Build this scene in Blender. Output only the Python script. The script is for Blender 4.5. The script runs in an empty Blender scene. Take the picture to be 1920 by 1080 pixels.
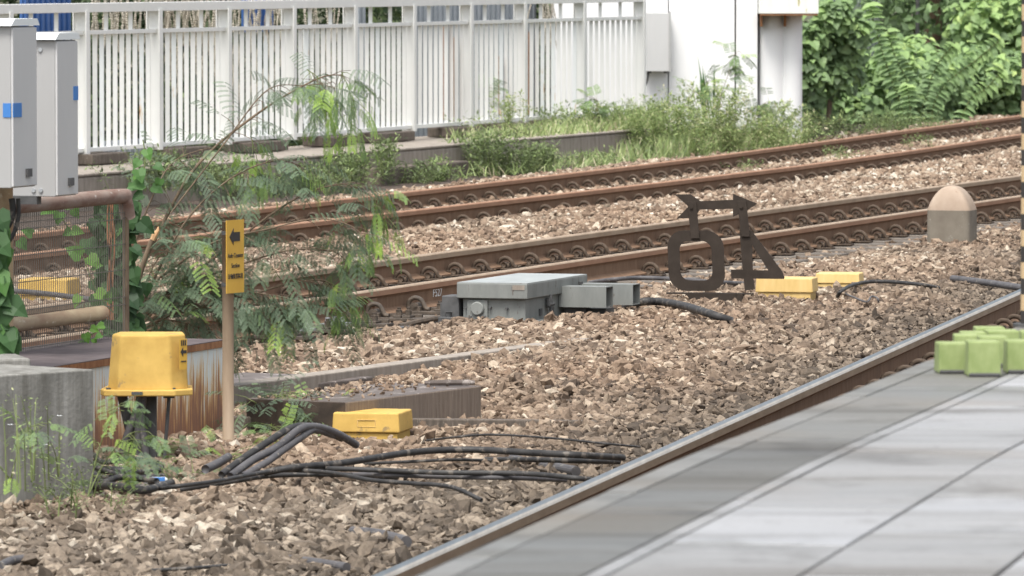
import bpy, math, random
import numpy as np
from mathutils import Vector, Matrix, Euler, noise as mnoise
random.seed(7); RNG = np.random.default_rng(11)
S = bpy.context.scene
COL = S.collection
R = math.radians
# ------------------------------------------------------------------ camera model
F = 12000.0; H = 2.4; PIT = math.atan(610 / F); CP, SP = math.cos(PIT), math.sin(PIT)
def P(px, py, z=0.0):
    u = (px - 960) / F; v = -(py - 540) / F
    d = (u, CP + v * SP, -SP + v * CP); t = (z - H) / d[2]
    return Vector((d[0] * t, d[1] * t, z))
def PY(px, py, Y):
    u = (px - 960) / F; v = -(py - 540) / F
    d = (u, CP + v * SP, -SP + v * CP); t = Y / d[1]
    return Vector((d[0] * t, Y, H + d[2] * t))
FA = 18.2
def W(u, t, z=0.0, a=FA):
    c, s = math.cos(R(a)), math.sin(R(a)); return Vector((u * c + t * s, -u * s + t * c, z))
def lat(x, y, a=FA):
    c, s = math.cos(R(a)), math.sin(R(a)); return x * c - y * s, x * s + y * c
# ------------------------------------------------------------------ mesh builder
class MB:
    def __init__(self): self.v = []; self.f = []; self.m = []; self.t = []
    def add(self, vs, fs, mi=0, tint=None):
        b = len(self.v); self.v += [tuple(v) for v in vs]
        for f in fs:
            self.f.append(tuple(b + i for i in f)); self.m.append(mi)
            self.t.append(0.5 if tint is None else tint)
        return self
    def box(self, c, s, rz=0.0, mi=0, rx=0.0, ry=0.0, tint=None):
        M = Matrix.Translation(c) @ Euler((rx, ry, rz)).to_matrix().to_4x4()
        x, y, z = s[0] / 2, s[1] / 2, s[2] / 2
        vs = [M @ Vector(p) for p in ((-x,-y,-z),(x,-y,-z),(x,y,-z),(-x,y,-z),(-x,-y,z),(x,-y,z),(x,y,z),(-x,y,z))]
        return self.add(vs, [(0,3,2,1),(4,5,6,7),(0,1,5,4),(1,2,6,5),(2,3,7,6),(3,0,4,7)], mi, tint)
    def frustum(self, lo, hi, z0, z1, mi=0, cap=True):
        n = len(lo); vs = [(p[0], p[1], z0) for p in lo] + [(p[0], p[1], z1) for p in hi]
        fs = [(i, (i + 1) % n, n + (i + 1) % n, n + i) for i in range(n)]
        if cap: fs += [tuple(range(n - 1, -1, -1)), tuple(range(n, 2 * n))]
        return self.add(vs, fs, mi)
    def tube(self, pts, r, n=8, mi=0, tint=None, cap=True):
        pts = [Vector(p) for p in pts]; k = len(pts)
        rs = r if isinstance(r, (list, tuple)) else [r] * k
        vs = []; up = None
        for i, p in enumerate(pts):
            d = (pts[min(i + 1, k - 1)] - pts[max(i - 1, 0)]).normalized()
            if up is None: up = Vector((0, 0, 1)) if abs(d.z) < .9 else Vector((1, 0, 0))
            a = d.cross(up)
            if a.length < 1e-5: a = d.orthogonal()
            a.normalize(); b = a.cross(d).normalized(); up = b
            for j in range(n):
                t = 2 * math.pi * j / n
                vs.append(p + a * (math.cos(t) * rs[i]) + b * (math.sin(t) * rs[i]))
        fs = [(i * n + j, i * n + (j + 1) % n, (i + 1) * n + (j + 1) % n, (i + 1) * n + j) for i in range(k - 1) for j in range(n)]
        if cap: fs += [tuple(range(n)), tuple(range(k * n - 1, (k - 1) * n - 1, -1))]
        return self.add(vs, fs, mi, tint)
    def plate(self, poly, y0, y1, mi=0, holes=None):
        """polygon in x,z extruded along y (simple polygon, no holes)"""
        n = len(poly); vs = [(p[0], y0, p[1]) for p in poly] + [(p[0], y1, p[1]) for p in poly]
        fs = [tuple(range(n)), tuple(range(2 * n - 1, n - 1, -1))] + [(i, n + i, n + (i + 1) % n, (i + 1) % n) for i in range(n)]
        return self.add(vs, fs, mi)
    def ringplate(self, outer, inner, y0, y1, mi=0):
        n = len(outer); vs = []
        for y in (y0, y1):
            vs += [(p[0], y, p[1]) for p in outer] + [(p[0], y, p[1]) for p in inner]
        fs = []
        for i in range(n):
            j = (i + 1) % n
            fs += [(i, j, n + j, n + i), (2*n + j, 2*n + i, 3*n + i, 3*n + j), (j, i, 2*n + i, 2*n + j), (n + i, n + j, 3*n + j, 3*n + i)]
        return self.add(vs, fs, mi)
    def build(self, name, mats, parent=None, loc=None, rz=0.0, smooth=False, bevel=0.0, seg=2):
        me = bpy.data.meshes.new(name); me.from_pydata([tuple(v) for v in self.v], [], self.f)
        if not isinstance(mats, (list, tuple)): mats = [mats]
        for m in mats: me.materials.append(m)
        me.polygons.foreach_set('material_index', np.array(self.m, dtype=np.int32))
        at = me.attributes.new('tint', 'FLOAT', 'FACE'); at.data.foreach_set('value', np.array(self.t, dtype=np.float32))
        if smooth: me.polygons.foreach_set('use_smooth', np.ones(len(self.f), dtype=bool))
        me.update()
        o = bpy.data.objects.new(name, me); COL.objects.link(o)
        if loc is not None: o.location = loc
        o.rotation_euler.z = rz
        if parent: o.parent = parent
        if bevel > 0:
            b = o.modifiers.new('bevel', 'BEVEL'); b.width = bevel; b.segments = seg; b.limit_method = 'ANGLE'; b.angle_limit = R(35)
        if smooth and bevel > 0: pass
        return o
def tag(o, label=None, cat=None, group=None, kind=None):
    if label: o['label'] = label
    if cat: o['category'] = cat
    if group: o['group'] = group
    if kind: o['kind'] = kind
    return o
def empty(name, loc, rz, label, cat, group=None):
    o = bpy.data.objects.new(name, None); COL.objects.link(o); o.location = loc; o.rotation_euler.z = rz
    o.empty_display_size = .1
    return tag(o, label, cat, group)
def smooth_pts(pts, k=6):
    pts = [Vector(p) for p in pts]; out = []
    n = len(pts)
    for i in range(n - 1):
        p0 = pts[max(i - 1, 0)]; p1 = pts[i]; p2 = pts[i + 1]; p3 = pts[min(i + 2, n - 1)]
        for j in range(k):
            t = j / k
            out.append(.5 * ((2 * p1) + (p2 - p0) * t + (2*p0 - 5*p1 + 4*p2 - p3) * t*t + (3*p1 - p0 - 3*p2 + p3) * t**3))
    out.append(pts[-1]); return out
# ------------------------------------------------------------------ materials
def newmat(name):
    m = bpy.data.materials.new(name); m.use_nodes = True
    nt = m.node_tree; b = nt.nodes['Principled BSDF']; return m, nt, b
def nz(nt, vec, scale, detail=6, rough=.6):
    n = nt.nodes.new('ShaderNodeTexNoise'); n.inputs['Scale'].default_value = scale
    n.inputs['Detail'].default_value = detail; n.inputs['Roughness'].default_value = rough
    nt.links.new(vec, n.inputs['Vector']); return n.outputs['Fac']
def ramp(nt, fac, stops):
    r = nt.nodes.new('ShaderNodeValToRGB'); e = r.color_ramp.elements
    while len(e) < len(stops): e.new(.5)
    for i, (p, c) in enumerate(stops):
        e[i].position = p; e[i].color = (c[0], c[1], c[2], 1) if len(c) >= 3 else (c[0],) * 3 + (1,)
    nt.links.new(fac, r.inputs[0]); return r.outputs[0]
def mixc(nt, fac, a, b, mode='MIX'):
    n = nt.nodes.new('ShaderNodeMix'); n.data_type = 'RGBA'; n.blend_type = mode
    if isinstance(fac, float): n.inputs[0].default_value = fac
    else: nt.links.new(fac, n.inputs[0])
    for s, x in ((6, a), (7, b)):
        if isinstance(x, tuple): n.inputs[s].default_value = x + (1,) if len(x) == 3 else x
        else: nt.links.new(x, n.inputs[s])
    return n.outputs[2]
def mapping(nt, scale=(1,1,1), rot=(0,0,0)):
    tc = nt.nodes.new('ShaderNodeTexCoord'); mp = nt.nodes.new('ShaderNodeMapping')
    mp.inputs['Scale'].default_value = scale; mp.inputs['Rotation'].default_value = rot
    nt.links.new(tc.outputs['Object'], mp.inputs['Vector']); return mp.outputs[0]
def bump(nt, b, h, strength=.3, dist=.01):
    n = nt.nodes.new('ShaderNodeBump'); n.inputs['Strength'].default_value = strength; n.inputs['Distance'].default_value = dist
    nt.links.new(h, n.inputs['Height']); nt.links.new(n.outputs[0], b.inputs['Normal'])
def basic(name, c1, c2, rough=.7, scale=8, metal=0.0, stretch=(1,1,1), bmp=.2, bd=.004, spots=None, sscale=30, sthr=.62, spec=.4):
    m, nt, b = newmat(name); v = mapping(nt, stretch)
    f = nz(nt, v, scale); col = ramp(nt, f, [(.3, c1), (.7, c2)])
    if spots:
        f2 = nz(nt, mapping(nt, stretch), sscale, 5, .65); k = ramp(nt, f2, [(sthr, (0,0,0)), (sthr + .06, (1,1,1))])
        col = mixc(nt, k, col, spots)
    nt.links.new(col, b.inputs['Base Color'])
    b.inputs['Roughness'].default_value = rough; b.inputs['Metallic'].default_value = metal
    b.inputs['Specular IOR Level'].default_value = spec
    if bmp: bump(nt, b, nz(nt, v, scale * 5, 4), bmp, bd)
    return m
M = {}
M['rail_side'] = basic('rail_side', (.165,.100,.062), (.235,.152,.098), .85, 5, stretch=(3,3,.8), spots=(.19,.12,.085), sscale=14, sthr=.66, spec=.25)
M['rail_head_tan'] = basic('rail_head_tan', (.27,.195,.13), (.38,.29,.205), .6, 6, metal=.1, stretch=(2,.5,2))
M['rail_head_rust'] = basic('rail_head_rust', (.27,.145,.085), (.36,.21,.13), .7, 6, stretch=(2,.6,2))
M['rail_shine'] = basic('rail_shine', (.09,.11,.13), (.17,.20,.22), .3, 4, metal=.9, stretch=(6,.2,1), bmp=.02)  # dark blue reflection along the polished head put into the metal colour
M['rail_corner'] = basic('rail_corner', (.34,.29,.23), (.52,.47,.39), .35, 4, metal=.6, stretch=(6,.2,1), bmp=.02)
M['clip'] = basic('clip', (.050,.037,.028), (.13,.095,.068), .85, 22, spec=.3, bmp=.4)
M['clip_dark'] = basic('clip_dark', (.05,.042,.034), (.13,.10,.075), .7, 20, spec=.4, bmp=.4)
M['sleeper'] = basic('sleeper', (.085,.072,.060), (.19,.165,.14), .9, 7, spots=(.3,.28,.25), sscale=40)
M['concrete'] = basic('concrete', (.21,.18,.15), (.38,.335,.285), .9, 4, stretch=(3,3,.7), spots=(.42,.40,.36), sscale=18, sthr=.64, bmp=.5)
M['concrete_dark'] = basic('concrete_dark', (.075,.062,.050), (.17,.14,.115), .9, 5, stretch=(5,5,.9), spots=(.27,.235,.19), sscale=20, sthr=.60, bmp=.5)
M['concrete_wet'] = basic('concrete_wet', (.07,.055,.045), (.17,.14,.125), .55, 4, spots=(.36,.32,.29), sscale=7, sthr=.58, bmp=.6)
M['concrete_side'] = basic('concrete_side', (.15,.115,.09), (.26,.21,.165), .9, 5, stretch=(9,9,.8), spots=(.38,.34,.28), sscale=24, sthr=.62, bmp=.5)
M['shade_grime'] = basic('shade_grime', (.028,.022,.018), (.075,.055,.042), .95, 9, bmp=.6)  # dirt plus shade put into the colour of the slab's end face
M['machine'] = basic('machine', (.165,.175,.165), (.235,.245,.23), .6, 9, metal=.05, stretch=(1,1,.35), spots=(.115,.10,.085), sscale=20, sthr=.62, bmp=.08)
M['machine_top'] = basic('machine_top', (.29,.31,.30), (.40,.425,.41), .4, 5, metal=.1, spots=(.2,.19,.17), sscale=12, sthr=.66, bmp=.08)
M['machine_dark'] = basic('machine_dark', (.05,.052,.052), (.11,.11,.11), .6, 9, spots=(.11,.08,.06), sscale=20)
M['zinc'] = basic('zinc', (.40,.42,.44), (.55,.57,.58), .4, 12, metal=.5, bmp=.05)
M['sign_dark'] = basic('sign_dark', (.028,.021,.016), (.048,.037,.029), .8, 8, bmp=.2, spots=(.085,.055,.038), sscale=28, sthr=.68, spec=.25)
M['yellow'] = basic('yellow', (.50,.315,.075), (.66,.44,.12), .7, 7, spots=(.33,.23,.10), sscale=11, sthr=.60, bmp=.05)
M['yellow_top'] = basic('yellow_top', (.66,.42,.09), (.76,.52,.16), .45, 6, bmp=.05)
M['yellow_pale'] = basic('yellow_pale', (.62,.43,.155), (.72,.52,.22), .55, 6, stretch=(4,4,.8), spots=(.36,.20,.06), sscale=13, sthr=.68, bmp=.05)
M['sign_yellow'] = basic('sign_yellow', (.56,.33,.05), (.66,.41,.07), .5, 6, bmp=.03)
M['ink'] = basic('ink', (.03,.028,.028), (.05,.045,.04), .6, 6, bmp=0)
M['post_tan'] = basic('post_tan', (.22,.16,.105), (.32,.245,.17), .7, 9, stretch=(2,2,.3), spots=(.2,.12,.07), sscale=18, sthr=.67)
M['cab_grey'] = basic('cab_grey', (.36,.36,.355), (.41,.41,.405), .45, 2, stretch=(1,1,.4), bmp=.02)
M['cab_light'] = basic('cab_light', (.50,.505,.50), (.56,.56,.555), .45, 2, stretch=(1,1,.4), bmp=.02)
M['white_paint'] = basic('white_paint', (.72,.76,.76), (.80,.82,.81), .5, 3, stretch=(1,1,.6), spots=(.60,.60,.56), sscale=11, sthr=.70, bmp=.03)
M['fence_paint'] = basic('fence_paint', (.76,.77,.74), (.83,.83,.80), .5, 3, stretch=(1,1,.5), spots=(.50,.33,.19), sscale=7, sthr=.735, bmp=.03)
M['rust'] = basic('rust', (.17,.07,.03), (.34,.17,.08), .85, 9, stretch=(3,3,.8))
M['tape'] = basic('tape', (.05,.19,.50), (.07,.23,.58), .5, 4, bmp=0)
M['black_rubber'] = basic('black_rubber', (.020,.020,.021), (.05,.048,.046), .6, 14, spots=(.13,.115,.098), sscale=16, sthr=.55, bmp=.3)
M['grey_conduit'] = basic('grey_conduit', (.055,.053,.056), (.12,.115,.118), .6, 9, spots=(.22,.2,.17), sscale=30, sthr=.6)
M['bark'] = basic('bark', (.11,.08,.055), (.22,.165,.11), .9, 12, stretch=(2,2,.5))
M['wood_fresh'] = basic('wood_fresh', (.45,.25,.12), (.62,.40,.22), .8, 20)
M['stem_green'] = basic('stem_green', (.13,.17,.06), (.22,.26,.10), .7, 10)
M['wire'] = basic('wire', (.12,.11,.095), (.22,.20,.17), .6, 10, metal=.3, bmp=0)
M['blue_sheet'] = basic('blue_sheet', (.03,.09,.25), (.06,.14,.36), .5, 3)
M['grey_panel'] = basic('grey_panel', (.26,.29,.32), (.36,.39,.42), .6, 2, stretch=(4,4,.5))
M['green_block'] = basic('green_block', (.19,.25,.085), (.32,.375,.17), .85, 14, stretch=(1,1,.5), spots=(.10,.13,.05), sscale=26, sthr=.62, bmp=.25)
M['pole_tan'] = basic('pole_tan', (.50,.36,.20), (.56,.42,.25), .5, 9, bmp=0)
M['pale_strand'] = basic('pale_strand', (.30,.26,.19), (.62,.58,.50), .8, 22)
M['brown_net'] = basic('brown_net', (.16,.10,.07), (.25,.17,.12), .8, 10)

def leafmat(name, stops, trans=.3, rough=.5, var=.35):
    m, nt, b = newmat(name)
    a = nt.nodes.new('ShaderNodeAttribute'); a.attribute_name = 'tint'
    col = ramp(nt, a.outputs['Fac'], stops)
    n = nz(nt, mapping(nt), 9, 3); col2 = mixc(nt, n, (1-var,1-var,1-var), (1+var*.6,1+var*.6,1+var*.4)); 
    col = mixc(nt, 1.0, col, col2, 'MULTIPLY')
    nt.links.new(col, b.inputs['Base Color']); b.inputs['Roughness'].default_value = rough
    b.inputs['Specular IOR Level'].default_value = .3
    t = nt.nodes.new('ShaderNodeBsdfTranslucent'); nt.links.new(col, t.inputs['Color'])
    mx = nt.nodes.new('ShaderNodeMixShader'); mx.inputs[0].default_value = trans
    nt.links.new(b.outputs[0], mx.inputs[1]); nt.links.new(t.outputs[0], mx.inputs[2])
    nt.links.new(mx.outputs[0], nt.nodes['Material Output'].inputs['Surface']); return m
M['feather'] = leafmat('feather', [(0, (.115,.165,.115)), (.45, (.185,.26,.165)), (.75, (.23,.36,.12)), (1, (.38,.56,.11))])
M['broad'] = leafmat('broad', [(0, (.035,.075,.035)), (.5, (.08,.17,.06)), (.8, (.11,.25,.05)), (1, (.24,.42,.08))])
M['weed'] = leafmat('weed', [(0, (.08,.095,.055)), (.35, (.16,.21,.10)), (.65, (.29,.39,.15)), (.85, (.42,.50,.22)), (1, (.60,.56,.38))])
M['kudzu'] = leafmat('kudzu', [(0, (.14,.20,.11)), (.45, (.23,.345,.16)), (.8, (.36,.52,.20)), (1, (.53,.68,.26))])
M['hedge'] = leafmat('hedge', [(0, (.02,.035,.018)), (.6, (.07,.11,.05)), (1, (.20,.26,.12))])

def mat_tank():
    m, nt, b = newmat('rusted_white_paint')
    v = mapping(nt, (30, 42, 2.6)); f = nz(nt, v, 1.0, 6, .62)
    tc = nt.nodes.new('ShaderNodeTexCoord'); sx = nt.nodes.new('ShaderNodeSeparateXYZ'); nt.links.new(tc.outputs['Object'], sx.inputs[0])
    g = nt.nodes.new('ShaderNodeMapRange'); g.inputs[1].default_value = .0; g.inputs[2].default_value = .46
    g.inputs[3].default_value = .19; g.inputs[4].default_value = -.14; nt.links.new(sx.outputs['Z'], g.inputs[0])
    big = nz(nt, mapping(nt, (5, 5, 1)), 1.0, 3); mb = nt.nodes.new('ShaderNodeMath'); mb.operation = 'MULTIPLY_ADD'
    nt.links.new(big, mb.inputs[0]); mb.inputs[1].default_value = .5; mb.inputs[2].default_value = -.25
    ad = nt.nodes.new('ShaderNodeMath'); ad.operation = 'ADD'; nt.links.new(f, ad.inputs[0]); nt.links.new(g.outputs[0], ad.inputs[1])
    ad2 = nt.nodes.new('ShaderNodeMath'); ad2.operation = 'ADD'; nt.links.new(ad.outputs[0], ad2.inputs[0]); nt.links.new(mb.outputs[0], ad2.inputs[1])
    c = ramp(nt, ad2.outputs[0], [(.42, (.66,.70,.68)), (.49, (.66,.60,.47)), (.53, (.60,.40,.20)), (.58, (.46,.25,.11)), (.66, (.28,.135,.075)), (.78, (.22,.12,.085))])
    nt.links.new(c, b.inputs['Base Color']); b.inputs['Roughness'].default_value = .75
    bump(nt, b, ad2.outputs[0], .3, .01); return m
M['tank'] = mat_tank()
def mat_block():
    m, nt, b = newmat('streaked_concrete')
    f = nz(nt, mapping(nt, (9, 9, .8)), 1.6, 8, .7); f2 = nz(nt, mapping(nt, (3, 3, 3)), 1.4, 6)
    c = ramp(nt, f, [(.34, (.17,.165,.15)), (.5, (.235,.23,.215)), (.66, (.32,.315,.30))])
    c2 = ramp(nt, f2, [(.3, (.70,.70,.68)), (.7, (1.15,1.15,1.12))])
    nt.links.new(mixc(nt, 1.0, c, c2, 'MULTIPLY'), b.inputs['Base Color']); b.inputs['Roughness'].default_value = 1.0; b.inputs['Specular IOR Level'].default_value = .15
    bump(nt, b, nz(nt, mapping(nt), 45, 5), .7, .005); return m
M['block'] = mat_block()
def mat_fencepost_rust():
    m, nt, b = newmat('rust_streaked_white')
    f = nz(nt, mapping(nt, (9, 9, 1.6)), 1.3, 5, .6)
    c = ramp(nt, f, [(.60, (.74,.77,.76)), (.66, (.62,.50,.36)), (.72, (.33,.16,.07))])
    nt.links.new(c, b.inputs['Base Color']); b.inputs['Roughness'].default_value = .6; return m
M['bar_rust'] = mat_fencepost_rust()
def mat_platform():
    m, nt, b = newmat('platform_tile')
    a = nt.nodes.new('ShaderNodeAttribute'); a.attribute_name = 'tint'
    c = ramp(nt, a.outputs['Fac'], [(0, (.105,.103,.093)), (.25, (.165,.163,.15)), (.5, (.20,.197,.188)), (1, (.36,.368,.382))])
    f = nz(nt, mapping(nt, (.35, 2.6, 1), (0, 0, 0)), 1.1, 5, .6); c2 = ramp(nt, f, [(.34, (.70,.68,.66)), (.48, (.96,.96,.96)), (.68, (1.14,1.14,1.16))])  # stretched bands: reflections on the wet slabs put into the colour
    g = nz(nt, mapping(nt), 55, 4, .7); c3 = ramp(nt, g, [(.3, (.86,.86,.85)), (.7, (1.08,1.08,1.08))])
    sp = nz(nt, mapping(nt, (1, .5, 1)), 16, 6, .75); c5 = ramp(nt, sp, [(.30, (.55,.54,.52)), (.38, (1,1,1)), (.66, (1,1,1)), (.72, (1.12,1.12,1.12))])
    st = nz(nt, mapping(nt, (1.2, .9, 1)), 2.2, 7, .68); c6 = ramp(nt, st, [(.36, (.70,.69,.67)), (.47, (1,1,1))])
    w = nz(nt, mapping(nt, (1.1, 1.1, 1)), .55, 3); c4 = ramp(nt, w, [(.52, (1,1,1)), (.72, (1.0,.90,.80))])
    c = mixc(nt, 1.0, mixc(nt, 1.0, mixc(nt, 1.0, c, c2, 'MULTIPLY'), c3, 'MULTIPLY'), c4, 'MULTIPLY')
    c = mixc(nt, 1.0, mixc(nt, 1.0, c, c5, 'MULTIPLY'), c6, 'MULTIPLY')
    nt.links.new(c, b.inputs['Base Color'])
    nt.links.new(ramp(nt, nz(nt, mapping(nt, (.35, 1.5, 1), (0, 0, R(11))), 1.6, 4), [(.35, (.38,)*3), (.65, (.75,)*3)]), b.inputs['Roughness'])
    bump(nt, b, g, .15, .002); return m
M['platform'] = mat_platform()
def mat_stone():
    m, nt, b = newmat('ballast_stone')
    a = nt.nodes.new('ShaderNodeAttribute'); a.attribute_name = 'tint'
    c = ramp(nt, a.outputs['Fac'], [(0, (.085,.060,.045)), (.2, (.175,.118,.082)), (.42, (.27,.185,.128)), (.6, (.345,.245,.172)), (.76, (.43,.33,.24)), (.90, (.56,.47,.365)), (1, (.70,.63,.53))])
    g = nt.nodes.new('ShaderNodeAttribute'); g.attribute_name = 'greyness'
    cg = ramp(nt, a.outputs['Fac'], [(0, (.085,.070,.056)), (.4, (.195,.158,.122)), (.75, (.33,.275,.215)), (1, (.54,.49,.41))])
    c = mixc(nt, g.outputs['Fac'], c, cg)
    n = nz(nt, mapping(nt), 38, 4, .7); k = ramp(nt, n, [(.3, (.50,.48,.46)), (.5, (.88,.88,.87)), (.72, (1.2,1.17,1.13))])
    c = mixc(nt, 1.0, c, k, 'MULTIPLY')
    nt.links.new(c, b.inputs['Base Color']); b.inputs['Roughness'].default_value = .9; b.inputs['Specular IOR Level'].default_value = .25
    bump(nt, b, nz(nt, mapping(nt), 110, 3), .5, .004); return m
M['stone'] = mat_stone()
M['ground'] = basic('ground', (.05,.038,.030), (.12,.09,.07), .95, 12, bmp=.8, bd=.02)
M['ground_far'] = basic('ground_far', (.05,.06,.03), (.11,.10,.06), .95, 2, bmp=.8, bd=.02)

# ------------------------------------------------------------------ ground
g = MB(); n = 40
g.add([(-700,-300,-.30),(700,-300,-.30),(700,1500,-.30),(-700,1500,-.30)], [(0,1,2,3)])
tag(g.build('ground', M['ground_far']), kind='structure')
# bed of fine dirt under the ballast
NEARR, FARR = -15.65, -17.15
def fnear(t):
    return float(np.interp(t, [20, 67, 73, 80, 87.3, 95, 104, 125], [-20.35, -20.35, -20.45, -20.78, -21.25, -21.8, -22.5, -24.3]))
def ffar(t):
    return float(np.interp(t, [20, 56, 63, 68.5, 75, 82, 90, 98, 106, 128], [-21.85, -21.85, -22.03, -22.18, -22.42, -22.85, -23.4, -23.85, -24.5, -26.4]))
FN = np.vectorize(fnear); FF = np.vectorize(ffar)
def vnoise(x, y, sc, seed=0):
    x = np.asarray(x) * sc; y = np.asarray(y) * sc
    r = 0
    rs = np.random.default_rng(seed)
    for k in range(7):
        a = rs.uniform(0, 6.28); f = rs.uniform(.6, 1.7); ph = rs.uniform(0, 6.28)
        r = r + np.sin((x * math.cos(a) + y * math.sin(a)) * f + ph + 1.3 * np.sin((x * math.sin(a) - y * math.cos(a)) * f * .7 + ph * 2))
    return r / 7
MOUNDS = [(P(1010,690).x, P(1010,690).y, .55, .06), (P(930,700).x, P(930,700).y, .3, .05), (P(560,660).x, P(560,660).y, .5, .03), (P(1150,640).x, P(1150,640).y, .8, .04), (P(390,800).x, P(390,800).y, .3, .05), (P(1790,470).x, P(1790,470).y, .5, .05), (P(900,830).x, P(900,830).y, .5, .03), (P(560,850).x, P(560,850).y, .25, .05)]
def hb(x, y):
    u = x * math.cos(R(FA)) - y * math.sin(R(FA)); t = x * math.sin(R(FA)) + y * math.cos(R(FA))
    up = x * math.cos(R(11)) - y * math.sin(R(11))
    h = np.full_like(u, -.150) + .022 * vnoise(x, y, 2.2, 3) + .016 * vnoise(x, y, 7, 5)
    for (mx, my, mr, mh) in MOUNDS: h = h + mh * np.exp(-((x - mx)**2 + ((y - my) * .6)**2) / mr**2)
    # mid track
    k = np.clip((u + 14.85) / .35, 0, 1); h = np.where(u < -14.5, (-.245) * (1 - k) + h * k, h)
    k = np.clip((-17.45 - u) / .4, 0, 1); base2 = -.145 + .03 * vnoise(x, y, 2.5, 8) + .015 * vnoise(x, y, 7, 5)
    h = np.where(u < -17.45, (-.245) * (1 - k) + base2 * k, h)
    # far track
    fn = FN(t); ff = FF(t)
    lo = -.205 + .015 * vnoise(x, y, 2, 9)
    k = np.clip((u - fn - .10) / .35, 0, 1); h = np.where(u < fn + .45, lo * (1 - k) + h * k, h)
    k = np.clip((ff - .12 - u) / .4, 0, 1); h = np.where(u < ff - .12, lo * (1 - k) + (-.14) * k, h)
    # platform track
    h = np.where((up > -5.62), -.21, h)
    k = np.clip((-5.62 - up) / .4, 0, 1); h = np.where((up > -6.02) & (up <= -5.62), -.21 * (1 - k) + h * k, h)
    # mound behind platform rail in the middle
    return h
def infr(x, y, m):
    s = 12000 / np.maximum(y, 1); px = 960 + x * s
    return (px > -m) & (px < 1920 + m)
# dirt bed mesh
gx = []; gf = []
ts = np.arange(22, 132, .6); us = np.concatenate([np.arange(-27.2, 0, .25)])
b = MB()
UU, TT = np.meshgrid(us, ts)
X = UU * math.cos(R(FA)) + TT * math.sin(R(FA)); Y = -UU * math.sin(R(FA)) + TT * math.cos(R(FA))
Z = np.minimum(hb(X, Y), -.1) - .035
upl = X * math.cos(R(11)) - Y * math.sin(R(11)); Z = np.where(upl > -2.9, -.30, Z)
b.v = list(zip(X.ravel(), Y.ravel(), Z.ravel())); nu = len(us)
b.f = [(i * nu + j, (i + 1) * nu + j, (i + 1) * nu + j + 1, i * nu + j + 1) for i in range(len(ts) - 1) for j in range(nu - 1)]
b.f = [f[::-1] for f in b.f]
b.m = [0] * len(b.f); b.t = [.5] * len(b.f)
tag(b.build('track_bed_ground', M['ground'], smooth=True), kind='structure')

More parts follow.
